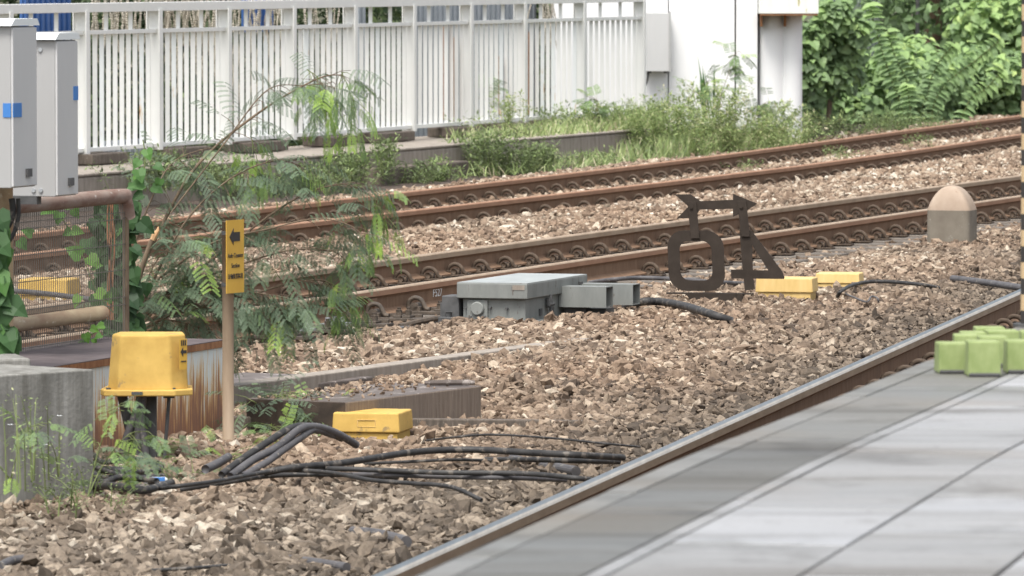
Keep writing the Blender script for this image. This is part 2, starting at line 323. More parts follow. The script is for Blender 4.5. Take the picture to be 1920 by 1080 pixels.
# ------------------------------------------------------------------ ballast stones (stuff)
EXCL = []   # rectangles (origin, angle, x0,x1,y0,y1) kept free of stones
def excl(o, rz, x0, x1, y0, y1): EXCL.append((o[0], o[1], rz, x0, x1, y0, y1))
def ballast():
    pts = []
    def grid(y0, y1, sp, layers, smean, rate=1.0):
        nx = int((y1 * .16 * 1.16 + .8) / sp); ny = int((y1 - y0) / sp)
        xs = (np.arange(nx) - nx / 2) * sp; ys = y0 + np.arange(ny) * sp
        for L in range(layers):
            A, B = np.meshgrid(xs, ys); A = A.ravel() + RNG.uniform(-.5, .5, A.size) * sp; B = B.ravel() + RNG.uniform(-.5, .5, B.size) * sp
            ok = infr(A, B, 150); A = A[ok]; B = B[ok]
            sz = smean * np.exp(RNG.normal(-.06, .38, A.size))
            pts.append(np.stack([A, B, sz, np.full(A.size, -.012 * L)], 1))
    grid(25, 32.5, .048, 2, .0285)
    grid(32.5, 40, .044, 2, .0255)
    grid(40, 58, .049, 2, .0255)
    grid(58, 82, .056, 1, .030)
    grid(82, 118, .085, 1, .038)
    p = np.concatenate(pts)
    # a few larger lumps
    k = RNG.uniform(0, 1, len(p)) < .03; p[k, 2] *= 1.35
    p[:, 2] = np.minimum(p[:, 2], .064)
    x, y = p[:, 0], p[:, 1]
    u = x * math.cos(R(FA)) - y * math.sin(R(FA)); t = x * math.sin(R(FA)) + y * math.cos(R(FA))
    up = x * math.cos(R(11)) - y * math.sin(R(11))
    ok = (up < -3.6) & (u > FF(t) - 1.3) & (np.abs(up + 5.28) > .10)
    ok &= (np.abs(u - NEARR) > .11) & (np.abs(u - FARR) > .11) & (np.abs(u - FN(t)) > .085) & (np.abs(u - FF(t)) > .085)
    # keep the clips of the middle track clear
    ph = np.abs(((t - 44.2) / .67 + .5) % 1 - .5)
    cl = ((u > NEARR) & (u < NEARR + .26)) | ((u > FARR) & (u < FARR + .26)); ok &= ~(cl & (RNG.uniform(0, 1, len(u)) < .93))
    ok &= ~((u > -17.6) & (u < -15.02) & (ph < .2) & (RNG.uniform(0, 1, len(u)) < .9) & (t > 49))
    # sparse beyond the far rail
    for (ox, oy, rz, x0, x1, y0, y1) in EXCL:
        c, s = math.cos(rz), math.sin(rz); lx = (x - ox) * c + (y - oy) * s; ly = -(x - ox) * s + (y - oy) * c
        ok &= ~((lx > x0) & (lx < x1) & (ly > y0) & (ly < y1))
    p = p[ok]; x, y, sz = p[:, 0], p[:, 1], p[:, 2]; up = up[ok]; u = u[ok]
    z = hb(x, y) + p[:, 3] + RNG.normal(0, .007, len(p)) + sz * .1
    # loose chips lying on the broad slab
    so_, sr_ = SLAB; n2 = 260; lx = RNG.uniform(.02, 1.45, n2); ly = .60 - np.abs(RNG.normal(0, .22, n2)); k_ = (ly > .04); lx = lx[k_]; ly = ly[k_]; n2 = len(lx)
    ex = so_[0] + lx * math.cos(sr_) - ly * math.sin(sr_); ey = so_[1] + lx * math.sin(sr_) + ly * math.cos(sr_)
    x = np.r_[x, ex]; y = np.r_[y, ey]; z = np.r_[z, np.full(n2, .055)]; sz = np.r_[sz, np.exp(RNG.normal(0, .4, n2)) * .011]; up = np.r_[up, np.full(n2, -7.0)]
    N = len(x)
    # base rocks
    ph = (1 + 5 ** .5) / 2
    iv = np.array([(-1,ph,0),(1,ph,0),(-1,-ph,0),(1,-ph,0),(0,-1,ph),(0,1,ph),(0,-1,-ph),(0,1,-ph),(ph,0,-1),(ph,0,1),(-ph,0,-1),(-ph,0,1)]) / math.hypot(1, ph)
    fi = np.array([(0,11,5),(0,5,1),(0,1,7),(0,7,10),(0,10,11),(1,5,9),(5,11,4),(11,10,2),(10,7,6),(7,1,8),(3,9,4),(3,4,2),(3,2,6),(3,6,8),(3,8,9),(4,9,5),(2,4,11),(6,2,10),(8,6,7),(9,8,1)])
    V = []
    for k in range(64):
        v = iv * RNG.uniform(.62, 1.25, (12, 1)) + RNG.normal(0, .10, (12, 3))
        # chop with a couple of planes for crushed-rock facets
        for q in range(3):
            nrm = RNG.normal(0, 1, 3); nrm /= np.linalg.norm(nrm); d = v @ nrm; lim = RNG.uniform(.45, .75)
            v = v - np.outer(np.maximum(d - lim, 0), nrm)
        v = v * np.array([RNG.uniform(.95, 1.35), RNG.uniform(.7, 1.05), RNG.uniform(.42, .75)])
        V.append(v)
    V = np.array(V)
    vid = RNG.integers(0, 64, N); q = RNG.normal(0, 1, (N, 4)); q[:, 1:3] *= .30; q /= np.linalg.norm(q, axis=1)[:, None]
    w_, a_, b_, c_ = q.T
    Rm = np.stack([1-2*(b_*b_+c_*c_), 2*(a_*b_-c_*w_), 2*(a_*c_+b_*w_), 2*(a_*b_+c_*w_), 1-2*(a_*a_+c_*c_), 2*(b_*c_-a_*w_), 2*(a_*c_-b_*w_), 2*(b_*c_+a_*w_), 1-2*(a_*a_+b_*b_)], 1).reshape(N, 3, 3)
    P3 = np.einsum('nij,nkj->nki', Rm, V[vid]) * sz[:, None, None] + np.stack([x, y, z], 1)[:, None, :]
    co = P3.reshape(-1, 3).astype(np.float32)
    F3 = (fi[None] + (np.arange(N) * 12)[:, None, None]).reshape(-1).astype(np.int32)
    nf = N * 20
    me = bpy.data.meshes.new('ballast'); me.vertices.add(N * 12); me.vertices.foreach_set('co', co.ravel())
    me.loops.add(nf * 3); me.loops.foreach_set('vertex_index', F3)
    me.polygons.add(nf); me.polygons.foreach_set('loop_start', np.arange(0, nf * 3, 3, dtype=np.int32))
    me.update(calc_edges=True)
    me.polygons.foreach_set('use_smooth', np.zeros(nf, dtype=bool))
    tint = np.clip(RNG.beta(2.3, 2.7, N) + .10 * vnoise(x, y, 1.1, 21), 0, 1)
    wh = RNG.uniform(0, 1, N) < .03; tint[wh] = RNG.uniform(.86, .98, wh.sum())
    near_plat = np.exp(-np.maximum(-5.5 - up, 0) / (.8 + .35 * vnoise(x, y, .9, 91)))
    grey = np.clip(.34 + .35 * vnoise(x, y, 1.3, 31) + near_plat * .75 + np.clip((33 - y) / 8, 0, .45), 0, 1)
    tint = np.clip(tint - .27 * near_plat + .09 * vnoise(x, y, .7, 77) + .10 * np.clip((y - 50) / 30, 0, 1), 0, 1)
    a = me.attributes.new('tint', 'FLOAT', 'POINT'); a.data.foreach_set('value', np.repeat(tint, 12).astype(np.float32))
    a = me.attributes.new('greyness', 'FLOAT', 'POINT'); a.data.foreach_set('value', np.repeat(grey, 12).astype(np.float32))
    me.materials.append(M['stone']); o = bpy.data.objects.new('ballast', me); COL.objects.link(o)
    tag(o, 'crushed pink and grey stone ballast between the railway tracks', 'ballast', kind='stuff')
    print('stones', N)

# ------------------------------------------------------------------ rails and clips
def railprof():
    half = [(.075,-.172), (.075,-.160), (.03,-.146), (.010,-.130), (.0085,-.062), (.020,-.050), (.036,-.042), (.0365,-.010), (.030,-.003), (.016,.0)]
    half = [(x * 1.06, z * 1.14) for x, z in half]
    return half + [(-x, z) for x, z in reversed(half)]
def make_rail(pts, label, top, side_top_mat, corner=None):
    prof = railprof(); n = len(prof)
    mb = MB(); vs = []
    for i, p in enumerate(pts):
        d = (pts[min(i + 1, len(pts) - 1)] - pts[max(i - 1, 0)]).normalized(); a = Vector((d.y, -d.x, 0))
        for (x, z) in prof: vs.append(p + a * x + Vector((0, 0, z)))
    base = len(mb.v); mb.v = vs
    for i in range(len(pts) - 1):
        for j in range(n):
            k = (j + 1) % n
            mb.f.append((i * n + j, i * n + k, (i + 1) * n + k, (i + 1) * n + j)); mb.t.append(.5)
            mb.m.append(1 if j in (9, 10) else (3 if j in (8, 7) else (2 if j in (11, 6, 12) else 0)))
    mb.f.append(tuple(range(n))); mb.m.append(0); mb.t.append(.5)
    o = mb.build('rail', [M['rail_side'], top, side_top_mat, corner or top]); tag(o, label, 'rail')
    return o
def clip_mesh():
    m = MB()
    # hoop across the rail foot
    a = [( .034, 0, -.160), (.032, 0, -.138), (.044, 0, -.112), (.074, 0, -.094), (.112, 0, -.097), (.140, 0, -.120), (.150, .006, -.145), (.166, .012, -.160), (.186, .014, -.162)]
    m.tube(smooth_pts(a, 3), .0155, 8)
    m.tube([( .010, -.03, -.148), (.030, -.012, -.148), (.046, .004, -.150)], .012, 6)
    # shoulder casting
    m.box((.092, .01, -.155), (.060, .06, .045)); m.tube([(.090, -.045, -.146), (.090, .045, -.146)], .022, 10)
    m.box((.115, 0, -.176), (.15, .15, .014))
    m.v = [(v[0] * 1.1, v[1] * 1.1, (v[2] + .176) * 1.12 - .200) for v in m.v]
    return m
CM = None
def put_clips(rail, f_u, t0, t1, a=FA, sp=.67, skip=None, flip=1, mat='clip', zo=0.0):
    global CM
    k = 0; t = t0; proto = None
    while t < t1:
        u = f_u(t)
        if not (skip and skip(t)):
            du = (f_u(t + .5) - f_u(t - .5))
            if CM is None:
                o = clip_mesh().build('rail_clip', M['clip'], smooth=True); CM = o; o.parent = rail
            else:
                o = CM.copy(); COL.objects.link(o); o.parent = rail
            o.location = W(u, t, zo + random.uniform(-.004, .004), a); o.rotation_euler = (0, 0, -R(a) - du + random.uniform(-.06, .06) + (math.pi if flip < 0 else 0))
            k += 1
        t += sp * (1 + random.uniform(-.03, .03))
    return k
TS = [25 + 3 * i for i in range(35)]
r_mn = make_rail([W(NEARR, t) for t in (28, 130)], 'rusty near rail of the middle track, passing behind the grey point machine', M['rail_head_tan'], M['rail_head_rust'])
put_clips(r_mn, lambda t: NEARR, 51.0, 92, skip=None)
r_mf = make_rail([W(FARR, t) for t in (28, 130)], 'far rail of the middle track, worn tan on its running surface', M['rail_head_tan'], M['rail_head_tan'])
put_clips(r_mf, lambda t: FARR, 36.3, 100)
r_fn = make_rail([W(fnear(t), t) for t in TS], 'near rail of the farthest track, half buried in pink ballast', M['rail_head_rust'], M['rail_head_rust'])
put_clips(r_fn, fnear, 44, 108)
r_ff = make_rail([W(ffar(t), t) for t in TS], 'orange-rusted far rail beside the overgrown concrete wall', M['rail_head_rust'], M['rail_head_rust'])
put_clips(r_ff, ffar, 44, 110)
r_p = make_rail([W(-5.285, t, 0, 11) for t in (20, 95)], 'polished rail running along the platform edge', M['rail_shine'], M['rail_head_tan'], M['rail_corner'])
put_clips(r_p, lambda t: -5.285, 30.2, 60, 11, zo=-.012)
r_q = make_rail([W(-3.785, t, 0, 11) for t in (12, 95)], 'second rail of the platform track, sunk below the platform edge', M['rail_shine'], M['rail_head_tan'])
# sleepers of the middle track
sl = None; t = 44.2
while t < 80:
    if sl is None:
        m = MB(); m.frustum([(-1.3,-.14),(1.3,-.14),(1.3,.14),(-1.3,.14)], [(-1.28,-.11),(1.28,-.11),(1.28,.11),(-1.28,.11)], -.30, 0)
        sl = o = m.build('sleeper', M['sleeper'], bevel=.01)
    else: o = sl.copy(); COL.objects.link(o)
    tag(o, 'grey concrete sleeper bedded in stones under the middle track', 'sleeper', 'concrete sleepers under the middle track')
    o.location = W(-16.4, t, -.212); o.rotation_euler.z = -R(FA); t += .67
# timbers under the points
for i, (pxl, pyl) in enumerate([(640, 606), (560, 622)]):
    pass
# ------------------------------------------------------------------ platform
def pedge(t): return float(np.interp(t, [0, 14.8, 18, 20.6, 22.7, 26, 34], [-3.0, -3.0, -2.975, -2.90, -2.85, -2.74, -2.45]))
ZP = 1.0
pl = MB()
def slab(o0, o1, tA, tB, tint, gap=.004, zt=ZP):
    ts_ = np.linspace(tA + .010, tB - .010, 3)
    vs = []; 
    for t in ts_:
        e = pedge(t); 
        for o_ in (o0 + gap, o1 - gap): vs.append(W(e + o_, t, zt, 11))
    for t in ts_:
        e = pedge(t)
        for o_ in (o0 + gap, o1 - gap): vs.append(W(e + o_, t, zt - .04, 11))
    fs = [(0,1,3,2),(2,3,5,4),(0,6,7,1),(4,5,11,10),(0,2,8,6),(2,4,10,8),(1,7,9,3),(3,9,11,5)]
    pl.add(vs, fs, 0, tint)
def row(o0, o1, t0, step, tints, gap=.003):
    t = t0; 
    while t < 40:
        st = step * random.uniform(.97, 1.03); slab(o0, o1, t, t + st, random.uniform(*tints), gap, ZP + random.uniform(-.0015, .0015)); t += st
row(0.0, .085, 9.0, 1.9, (.24, .36), .002)
# dark band
t = 9.1
while t < 40:
    slab(.088, .375, t, t + 2.35, (.0 if t < 17.5 else .2) + random.uniform(0, .04), .003); t += 2.35
row(.378, .425, 9.4, 2.35, (.6, .8), .002)
row(.43, .86, 9.3, .98, (.55, .92), .003); row(.865, 1.30, 9.0, 1.10, (.55, .92), .003); row(1.305, 1.75, 9.6, 1.35, (.5, .9), .003)
row(1.755, 2.7, 9.6, 1.35, (.6, .85)); row(2.705, 6.5, 9.6, 2.7, (.6, .85))
plo = pl.build('platform', M['platform'], bevel=.0015, seg=1)
plb = MB(); vs = []; TT2 = np.linspace(5, 40, 20)
for t in TT2:
    e = pedge(t)
    for (o_, z) in ((0.02, -.3), (.02, ZP - .012), (8, ZP - .012), (8, -.3)): vs.append(W(e + o_, t, z, 11))
fs = [(i*4+j, i*4+(j+1) % 4, (i+1)*4+(j+1) % 4, (i+1)*4+j) for i in range(len(TT2)-1) for j in range(4)] + [(3,2,1,0), tuple(len(vs)-4+j for j in range(4))]
plb.add(vs, fs); pb = plb.build('platform_base', M['concrete_dark'], parent=plo); tag(plo, kind='structure')
# green blocks on the platform
GB = [(1760, 1818, 644, 700, 'squat light green block on the platform, nearest the shiny rail'),
      (1815, 1877, 641, 706, 'light green block standing furthest forward on the platform'),
      (1888, 1956, 640, 700, 'light green block cut by the picture edge beside the striped pole'),
      (1789, 1836, 629, 672, 'green block peeping out behind the squat one'),
      (1836, 1892, 632, 688, 'green block filling the gap behind the two front ones'),
      (1805, 1852, 624, 655, 'narrow green block in the third row'),
      (1852, 1914, 621, 655, 'wide green block in the third row near the striped pole'),
      (1829, 1887, 615, 640, 'rearmost green block, top of the pile'),
      (1914, 1960, 622, 668, 'green block wedged behind the striped pole foot')]
for i, (x0, x1, y0, y1, lb) in enumerate(GB):
    p0 = P((x0 + x1) / 2, y1, ZP + .002); s = F / p0.y
    w_ = (x1 - x0) / s; h_ = (y1 - y0) / s
    m = MB(); m.frustum([(-w_/2, 0), (w_/2, 0), (w_/2, .15), (-w_/2, .15)], [(-w_/2*.965, .006), (w_/2*.965, .006), (w_/2*.95, .14), (-w_/2*.95, .14)], 0, h_)
    m.box((0, -.001, .006), (w_*.96, .01, .012), mi=1)
    o = m.build('rubber_block', [M['green_block'], M['machine_dark']], loc=p0, rz=random.uniform(-.05, .05), bevel=.004)
    tag(o, lb, 'block', 'light green blocks on the platform')
# striped pole
pp = P(1928.5, 612, ZP); root = empty('striped_pole', pp, 0, 'black and yellow striped pole at the platform edge', 'pole')
m = MB(); 
for k in range(40):
    m.tube([(0, 0, k * .062), (0, 0, (k + 1) * .062)], .031, 16, mi=k % 2)
m.build('pole', [M['ink'], M['pole_tan']], root, smooth=False)
m = MB(); m.tube([(0, 0, 0.0), (0, 0, .012)], .06, 16); m.build('base_plate', M['machine_dark'], root)

# ------------------------------------------------------------------ point machine
o_pm = W(*lat(*P(860, 606, -.17)[:2]), -.17); RZ = -R(FA)
pm = empty('point_machine', (o_pm.x, o_pm.y, -.17), RZ, 'grey metal point machine bolted beside the middle track', 'point machine')
m = MB(); m.box((.26, .68, .09), (.47, 1.32, .18)); m.box((.26, .68, .004), (.56, 1.36, .03))
m.build('body', M['machine'], pm, bevel=.008)
m = MB(); m.box((.26, .68, .235), (.53, 1.42, .108)); m.build('lid', [M['machine']], pm, bevel=.006)
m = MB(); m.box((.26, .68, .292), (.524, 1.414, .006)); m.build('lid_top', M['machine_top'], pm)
m = MB(); m.box((.46, -.0315, .262), (.09, .004, .034)); m.build('name_plate', M['concrete'], pm)
m = MB(); m.box((.14, .012, .085), (.155, .03, .17)); m.build('crank_plate', M['machine'], pm, bevel=.005)
m = MB(); m.tube([(.145, -.004, .108), (.145, -.020, .108), (.145, -.028, .108)], [.050, .050, .040], 20); m.build('crank_cover', M['machine'], pm, smooth=False, bevel=.003)
for (x, z) in ((.095, .045), (.20, .05), (.055, .115), (.235, .115), (.36, .11), (.24, .02)):
    m = MB(); m.tube([(x, .02, z), (x, -.008, z)], .009, 8); m.build('bolt_head', M['machine_dark'], pm)
for (y, z, h) in ((.62, .06, .07), (.35, .07, .05)):
    m = MB(); m.box((.502, y, z), (.012, .05, h)); m.build('side_lug', M['machine_dark'], pm)
m = MB()
m.box((.52, .50, .13), (.03, .05, .07)); m.tube([(.53, .50, .19), (.53, .50, .07)], .012, 8); m.tube([(.53, .46, .12), (.53, .56, .12)], .014, 8)
m.build('hasp', M['machine_dark'], pm)
m = MB(); m.tube([(.54, 1.18, .20), (.54, 1.18, .25)], .016, 10); m.box((.53, 1.18, .2), (.02, .05, .02)); m.build('lid_latch', M['machine_dark'], pm)
def duct(x0, y0, L, w, h, z0, name):
    m = MB(); th = .006
    m.box((x0 + L/2, y0, z0 + th/2), (L, w, th)); m.box((x0 + L/2, y0, z0 + h - th/2), (L, w, th))
    m.box((x0 + L/2, y0 - w/2 + th/2, z0 + h/2), (L, th, h - 2*th)); m.box((x0 + L/2, y0 + w/2 - th/2, z0 + h/2), (L, th, h - 2*th))
    m.box((x0 + L*.45, y0, z0 + h/2), (.01, w - 2*th, h - 2*th), mi=1)
    return m.build('rod_cover', [M['machine'], M['machine_dark']], pm)
duct(.50, .86, .36, .17, .15, .085, 'a'); duct(.50, 1.26, .44, .18, .15, .085, 'b')
m = MB(); m.box((.60, .92, .03), (.16, .12, .10)); m.box((.72, 1.0, .045), (.2, .2, .05), mi=0); m.build('foot_bracket', M['machine_dark'], pm)
m = MB(); m.box((-.06, .10, .10), (.13, .22, .19)); m.box((-.12, .16, .07), (.10, .15, .14)); m.box((-.03, .10, .02), (.22, .30, .05)); m.tube([(-.07, -.02, .02), (-.07, -.02, .08)], .02, 8)
m.build('gear_housing', M['machine_dark'], pm, bevel=.006)
excl((o_pm.x, o_pm.y), RZ, -.35, .62, -.06, 1.5)
# switch chairs left of the machine
def chair_mesh():
    m = MB()
    m.box((.21, 0, -.178), (.46, .16, .022))
    a = [(.045, 0, -.15), (.046, 0, -.12), (.062, 0, -.088), (.095, 0, -.075), (.13, 0, -.085), (.15, 0, -.115), (.17, .0, -.15), (.20, 0, -.157)]
    m.tube(smooth_pts(a, 3), .017, 8); m.tube([(.10, -.05, -.135), (.10, .05, -.135)], .026, 10); m.box((.10, 0, -.155), (.09, .10, .04))
    for x in (.27, .335):
        m.box((x, 0, -.162), (.055, .11, .02)); m.tube([(x, 0, -.155), (x, 0, -.115)], .022, 6); m.tube([(x, 0, -.115), (x, 0, -.098)], .014, 8)
    m.box((.25, .07, -.165), (.32, .03, .04))
    return m
CH = None
for i, px in enumerate([476, 553, 625, 690, 768]):
    # intersection of the near-rail line with this column
    best = min(np.arange(36, 50, .02), key=lambda tt: abs(960 + F * W(NEARR, tt).x / W(NEARR, tt).y - (px - 14)))
    if CH is None:
        o = chair_mesh().build('slide_chair', M['clip_dark'], smooth=False, bevel=.003); CH = o
    else: o = CH.copy(); COL.objects.link(o)
    o.parent = r_mn; o.location = W(NEARR, best, -.012); o.scale = (1.1, 1.1, 1.05); o.rotation_euler = (0, 0, RZ)
for px in (505, 560, 572):
    best = min(np.arange(36, 50, .02), key=lambda tt: abs(960 + F * W(NEARR, tt).x / W(NEARR, tt).y - px))
    m = MB(); 
    for k in range(2): m.tube([(.22 + .06 * k, .0, -.18), (.22 + .06 * k, 0, -.12)], .02, 6)
    m.box((.25, 0, -.17), (.16, .1, .02)); m.build('bolt', M['zinc'], r_mn, W(NEARR, best), RZ)
# stretcher bars and lock rods in front of chairs
bars = MB(); bars.box((0, 0, 0), (.10, 1.6, .03)); 
o = bars.build('stretcher_bar', M['machine_dark'], loc=W(NEARR + .50, 43.9, -.235), rz=RZ); tag(o, 'flat dark steel bar along the stones left of the point machine', 'steel bar')
m = MB(); m.tube(smooth_pts([(0, 0, 0), (.1, .25, .03), (.16, .6, .035), (.2, 1.0, .01)]), .022, 8)
o = m.build('detector_rod', M['clip_dark'], loc=W(NEARR + .46, 43.6, -.225), rz=RZ); tag(o, 'curved dark rod running from the switch to the point machine', 'rod')
# fish plates on web near the points
for px in (650, 690):
    best = min(np.arange(36, 50, .02), key=lambda tt: abs(960 + F * W(NEARR, tt).x / W(NEARR, tt).y - px))
    m = MB(); m.box((.024, 0, -.105), (.026, .20, .085)); m.tube([(.03, 0, -.11), (.06, 0, -.11)], .018, 6)
    m.build('stud_bracket', M['rail_side'], r_mn, W(NEARR, best), RZ, bevel=.004)
# white stencil F527 on web
def text_mesh(s, size, mat, name, parent, M4, extr=.001, sx=1.0):
    cu = bpy.data.curves.new(name, 'FONT'); cu.body = s; cu.size = size; cu.extrude = extr; cu.align_x = 'CENTER'; cu.align_y = 'CENTER'
    to = bpy.data.objects.new('tmp', cu); COL.objects.link(to)
    dg = bpy.context.evaluated_depsgraph_get(); me = bpy.data.meshes.new_from_object(to.evaluated_get(dg))
    COL.objects.unlink(to); bpy.data.objects.remove(to)
    me.transform(M4 @ Matrix.Diagonal((sx, 1, 1, 1))); me.materials.clear(); me.materials.append(mat)
    o = bpy.data.objects.new(name, me); COL.objects.link(o); o.parent = parent; return o
best = min(np.arange(40, 50, .02), key=lambda tt: abs(960 + F * W(NEARR, tt).x / W(NEARR, tt).y - 817))
mt = Matrix.Translation(W(NEARR + .0115, best, -.095)) @ Matrix.Rotation(RZ, 4, 'Z') @ Matrix.Rotation(math.pi/2, 4, 'Z') @ Matrix.Rotation(math.pi/2, 4, 'X')
text_mesh('F527', .085, M['white_paint'], 'stencil_lettering', r_mn, mt, sx=1.3)

# ------------------------------------------------------------------ speed board seen from behind
sb_o = P(1345, 562, -.13); s = F / sb_o.y; ang = -R(10); cx = math.cos(ang)
def q(px, py): return ((px - 1345) / s / cx, (562 - py) / s)
sb = empty('speed_board', sb_o, ang, 'dark brown cut-out number board with an arrow above the digits, seen from behind', 'speed sign')
def rr(x0, y0, x1, y1, rad, n=6):
    out = []
    for (cx_, cy_, a0) in ((x1 - rad, y0 + rad, -90), (x1 - rad, y1 - rad, 0), (x0 + rad, y1 - rad, 90), (x0 + rad, y0 + rad, 180)):
        for k in range(n + 1):
            a = R(a0 + 90 * k / n); out.append(q(cx_ + rad * math.cos(a), cy_ + rad * math.sin(a)))
    return out
m = MB(); sk = lambda L: [(x + (-.0 + (-z) * .045) , z) for x, z in L]
m.ringplate(sk(rr(1256, 432, 1361, 546, 32)), sk(rr(1278, 452, 1338, 526, 17)), 0, .012); m.build('numeral_zero', M['sign_dark'], sb)
m = MB()
m.plate([q(*p) for p in [(1386,431),(1408,431),(1411,506),(1440,506),(1470,519),(1469,522),(1412,522),(1415,541),(1396,545),(1394,522),(1371,522),(1370,505),(1392,505)]][::1], 0, .012)
m.plate([q(*p) for p in [(1408,431),(1466,508),(1470,519),(1440,506),(1409,458)]], .0005, .0115)
m.build('numeral_four', M['sign_dark'], sb)
m = MB()
m.plate([q(*p) for p in [(1265,365),(1294,364),(1313,377),(1374,374),(1374,363),(1419,381),(1397,396),(1374,406),(1374,391),(1312,393),(1302,409),(1269,410),(1291,387)]], -.004, .008)
m.build('arrow_plate', M['sign_dark'], sb)
for (xa, ya, xb, yb) in ((1297, 378, 1304, 447), (1390, 376, 1398, 443)):
    m = MB(); m.plate([q(xa - 8, ya), q(xa + 9, ya), q(xb + 8, yb), q(xb - 8, yb)], -.016, -.005)
    m.tube([(q(xa, ya + 10)[0], -.028, q(xa, ya + 10)[1]), (q(xa, ya + 10)[0], -.014, q(xa, ya + 10)[1])], .012, 8)
    m.build('strap', M['sign_dark'], sb, bevel=.002)
m = MB(); m.box((-.06, .03, .045), (.66, .05, .012)); m.box((-.02, .02, .015), (.44, .10, .07)); m.box((.15, .0, .0), (.04, .14, .10), rz=.4)
m.build('foot_bar', M['sign_dark'], sb)
# ------------------------------------------------------------------ dome marker
dm = P(1785, 452, -.14); s = F / dm.y
root = empty('marker_stone', dm, RZ, 'round-topped concrete marker stone, tan cap over dark grey body', 'marker stone')
hw = .205; hd = .17; H0 = .275; HT = .515
def sect(f, n=40):
    out = []
    for k in range(n):
        a = 2 * math.pi * k / n; c_, s_ = math.cos(a), math.sin(a); e = .28
        out.append((hw * f * math.copysign(abs(c_) ** e, c_), hd * (.25 + .75 * f) * math.copysign(abs(s_) ** e, s_) if f > .02 else hd * .25 * math.copysign(abs(s_) ** e, s_)))
    return out
def loft(zs, fsx, mi):
    m = MB(); 
    for i in range(len(zs) - 1):
        m.frustum(sect(fsx[i]), sect(fsx[i+1]), zs[i], zs[i+1], cap=(i == len(zs) - 2))
    return m
zz = [-.15, 0, .15, .24, .285]; m = loft(zz, [1, 1, 1, 1, .995], 0)
M['bollard_low'] = basic('bollard_low', (.15,.128,.10), (.22,.195,.155), .8, 5, spots=(.50,.48,.44), sscale=17, sthr=.66, bmp=.3)
M['bollard_top'] = basic('bollard_top', (.30,.225,.165), (.42,.335,.26), .75, 5, spots=(.24,.16,.10), sscale=12, sthr=.66, bmp=.3)
m.build('body', M['bollard_low'], root, smooth=False)
ff = [max(.03, math.cos(R(a)) * .995) for a in range(0, 91, 5)]; zz = [.285 + .222 * (1 - math.cos(R(a)) ** 2.3) ** .86 for a in range(0, 91, 5)]
m = loft(zz, ff, 0); m.build('cap', M['bollard_top'], root, smooth=True)
# ------------------------------------------------------------------ yellow low covers
def cover(px0, px1, pside, pyt, pyb, label, depth=None, mat='yellow', base=True, z0=-.14, emb=False):
    o0 = P(px0, pyb, z0); s = F / o0.y; w_ = (px1 - px0) / s / math.cos(R(FA) * .6)
    d_ = depth if depth else .33
    h_ = (pyb - pyt) / s
    root = empty('junction_cover', o0, -R(11), label, 'cable cover', 'yellow cable covers in the ballast')
    m = MB(); m.frustum([(0,0),(w_,0),(w_,d_),(0,d_)], [(.006,.006),(w_-.006,.006),(w_-.006,d_-.006),(.006,d_-.006)], h_*.22, h_)
    m.build('lid', [M[mat]], root, bevel=.009, seg=3)
    if base:
        m = MB(); m.box((w_*.5, d_*.5, h_*.10 - .02), (w_*.92, d_*.92, h_*.2 + .04)); m.build('base', M[mat], root, bevel=.004)
    if emb:
        m = MB(); x0_, x1_, z0_, z1_ = w_*.38, w_*.64, h_*.45, h_*.72
        for bx in (((x0_+x1_)/2, z0_, x1_-x0_, .003), ((x0_+x1_)/2, z1_, x1_-x0_, .003), (x0_, (z0_+z1_)/2, .003, z1_-z0_), (x1_, (z0_+z1_)/2, .003, z1_-z0_)):
            m.box((bx[0], .0015, bx[1]), (bx[2], .004, bx[3]))
        m.build('embossed_frame', M['yellow_pale'], root)
    excl((o0.x, o0.y), -R(11), -.04, w_+.05, -.05, d_+.03)
    return root
cover(622, 750, 788, 773, 821, 'deep yellow cover lying by the dark cables and concrete trough', .36, 'yellow', emb=True)
cover(1416, 1523, 1540, 521, 556, 'long pale yellow cover just behind the number board', .30, 'yellow_pale')
cover(1528, 1611, 1616, 512, 537, 'smaller pale yellow cover between the number board and the looped cable', .26, 'yellow_pale')
cover(33, 128, 140, 524, 562, 'yellow cover seen through the wire mesh', .40, 'yellow')

# ------------------------------------------------------------------ yellow box on legs
yo = P(272, 862, -.12); s = F / yo.y
yb = empty('apparatus_box', yo, 0, 'yellow tapered box raised on a dark steel stand beside the rusty tank', 'equipment box')
def X(px): return (px - 272) / s
def ZZ(py): return (862 - py) / s
def hexa(l, a, b_, r, y0, ym, y1): return [(X(l), ym), (X(a), y0), (X(b_), y0), (X(r), ym), (X(r) - .02, y1), (X(l) + .02, y1)]
m = MB(); m.frustum(hexa(200, 222, 322, 352, 0, .10, .34), hexa(209, 226, 318, 346, .02, .11, .30), ZZ(733), ZZ(627))
m.build('hood', M['yellow'], yb, bevel=.012, seg=3)
m = MB(); m.frustum(hexa(187, 196, 330, 361, -.03, .06, .37), hexa(187, 196, 330, 361, -.03, .06, .37), ZZ(742), ZZ(730)); m.build('flange', M['yellow'], yb, bevel=.006)
m = MB(); m.box((X(258), -.032, ZZ(736)), (.056, .006, .014)); m.build('flange_plate', M['machine_dark'], yb)
for px in (203, 325):
    m = MB(); m.tube([(X(px), .02, ZZ(733)), (X(px), .02, ZZ(729) + .006)], .012, 8); m.build('bolt', M['machine_dark'], yb)
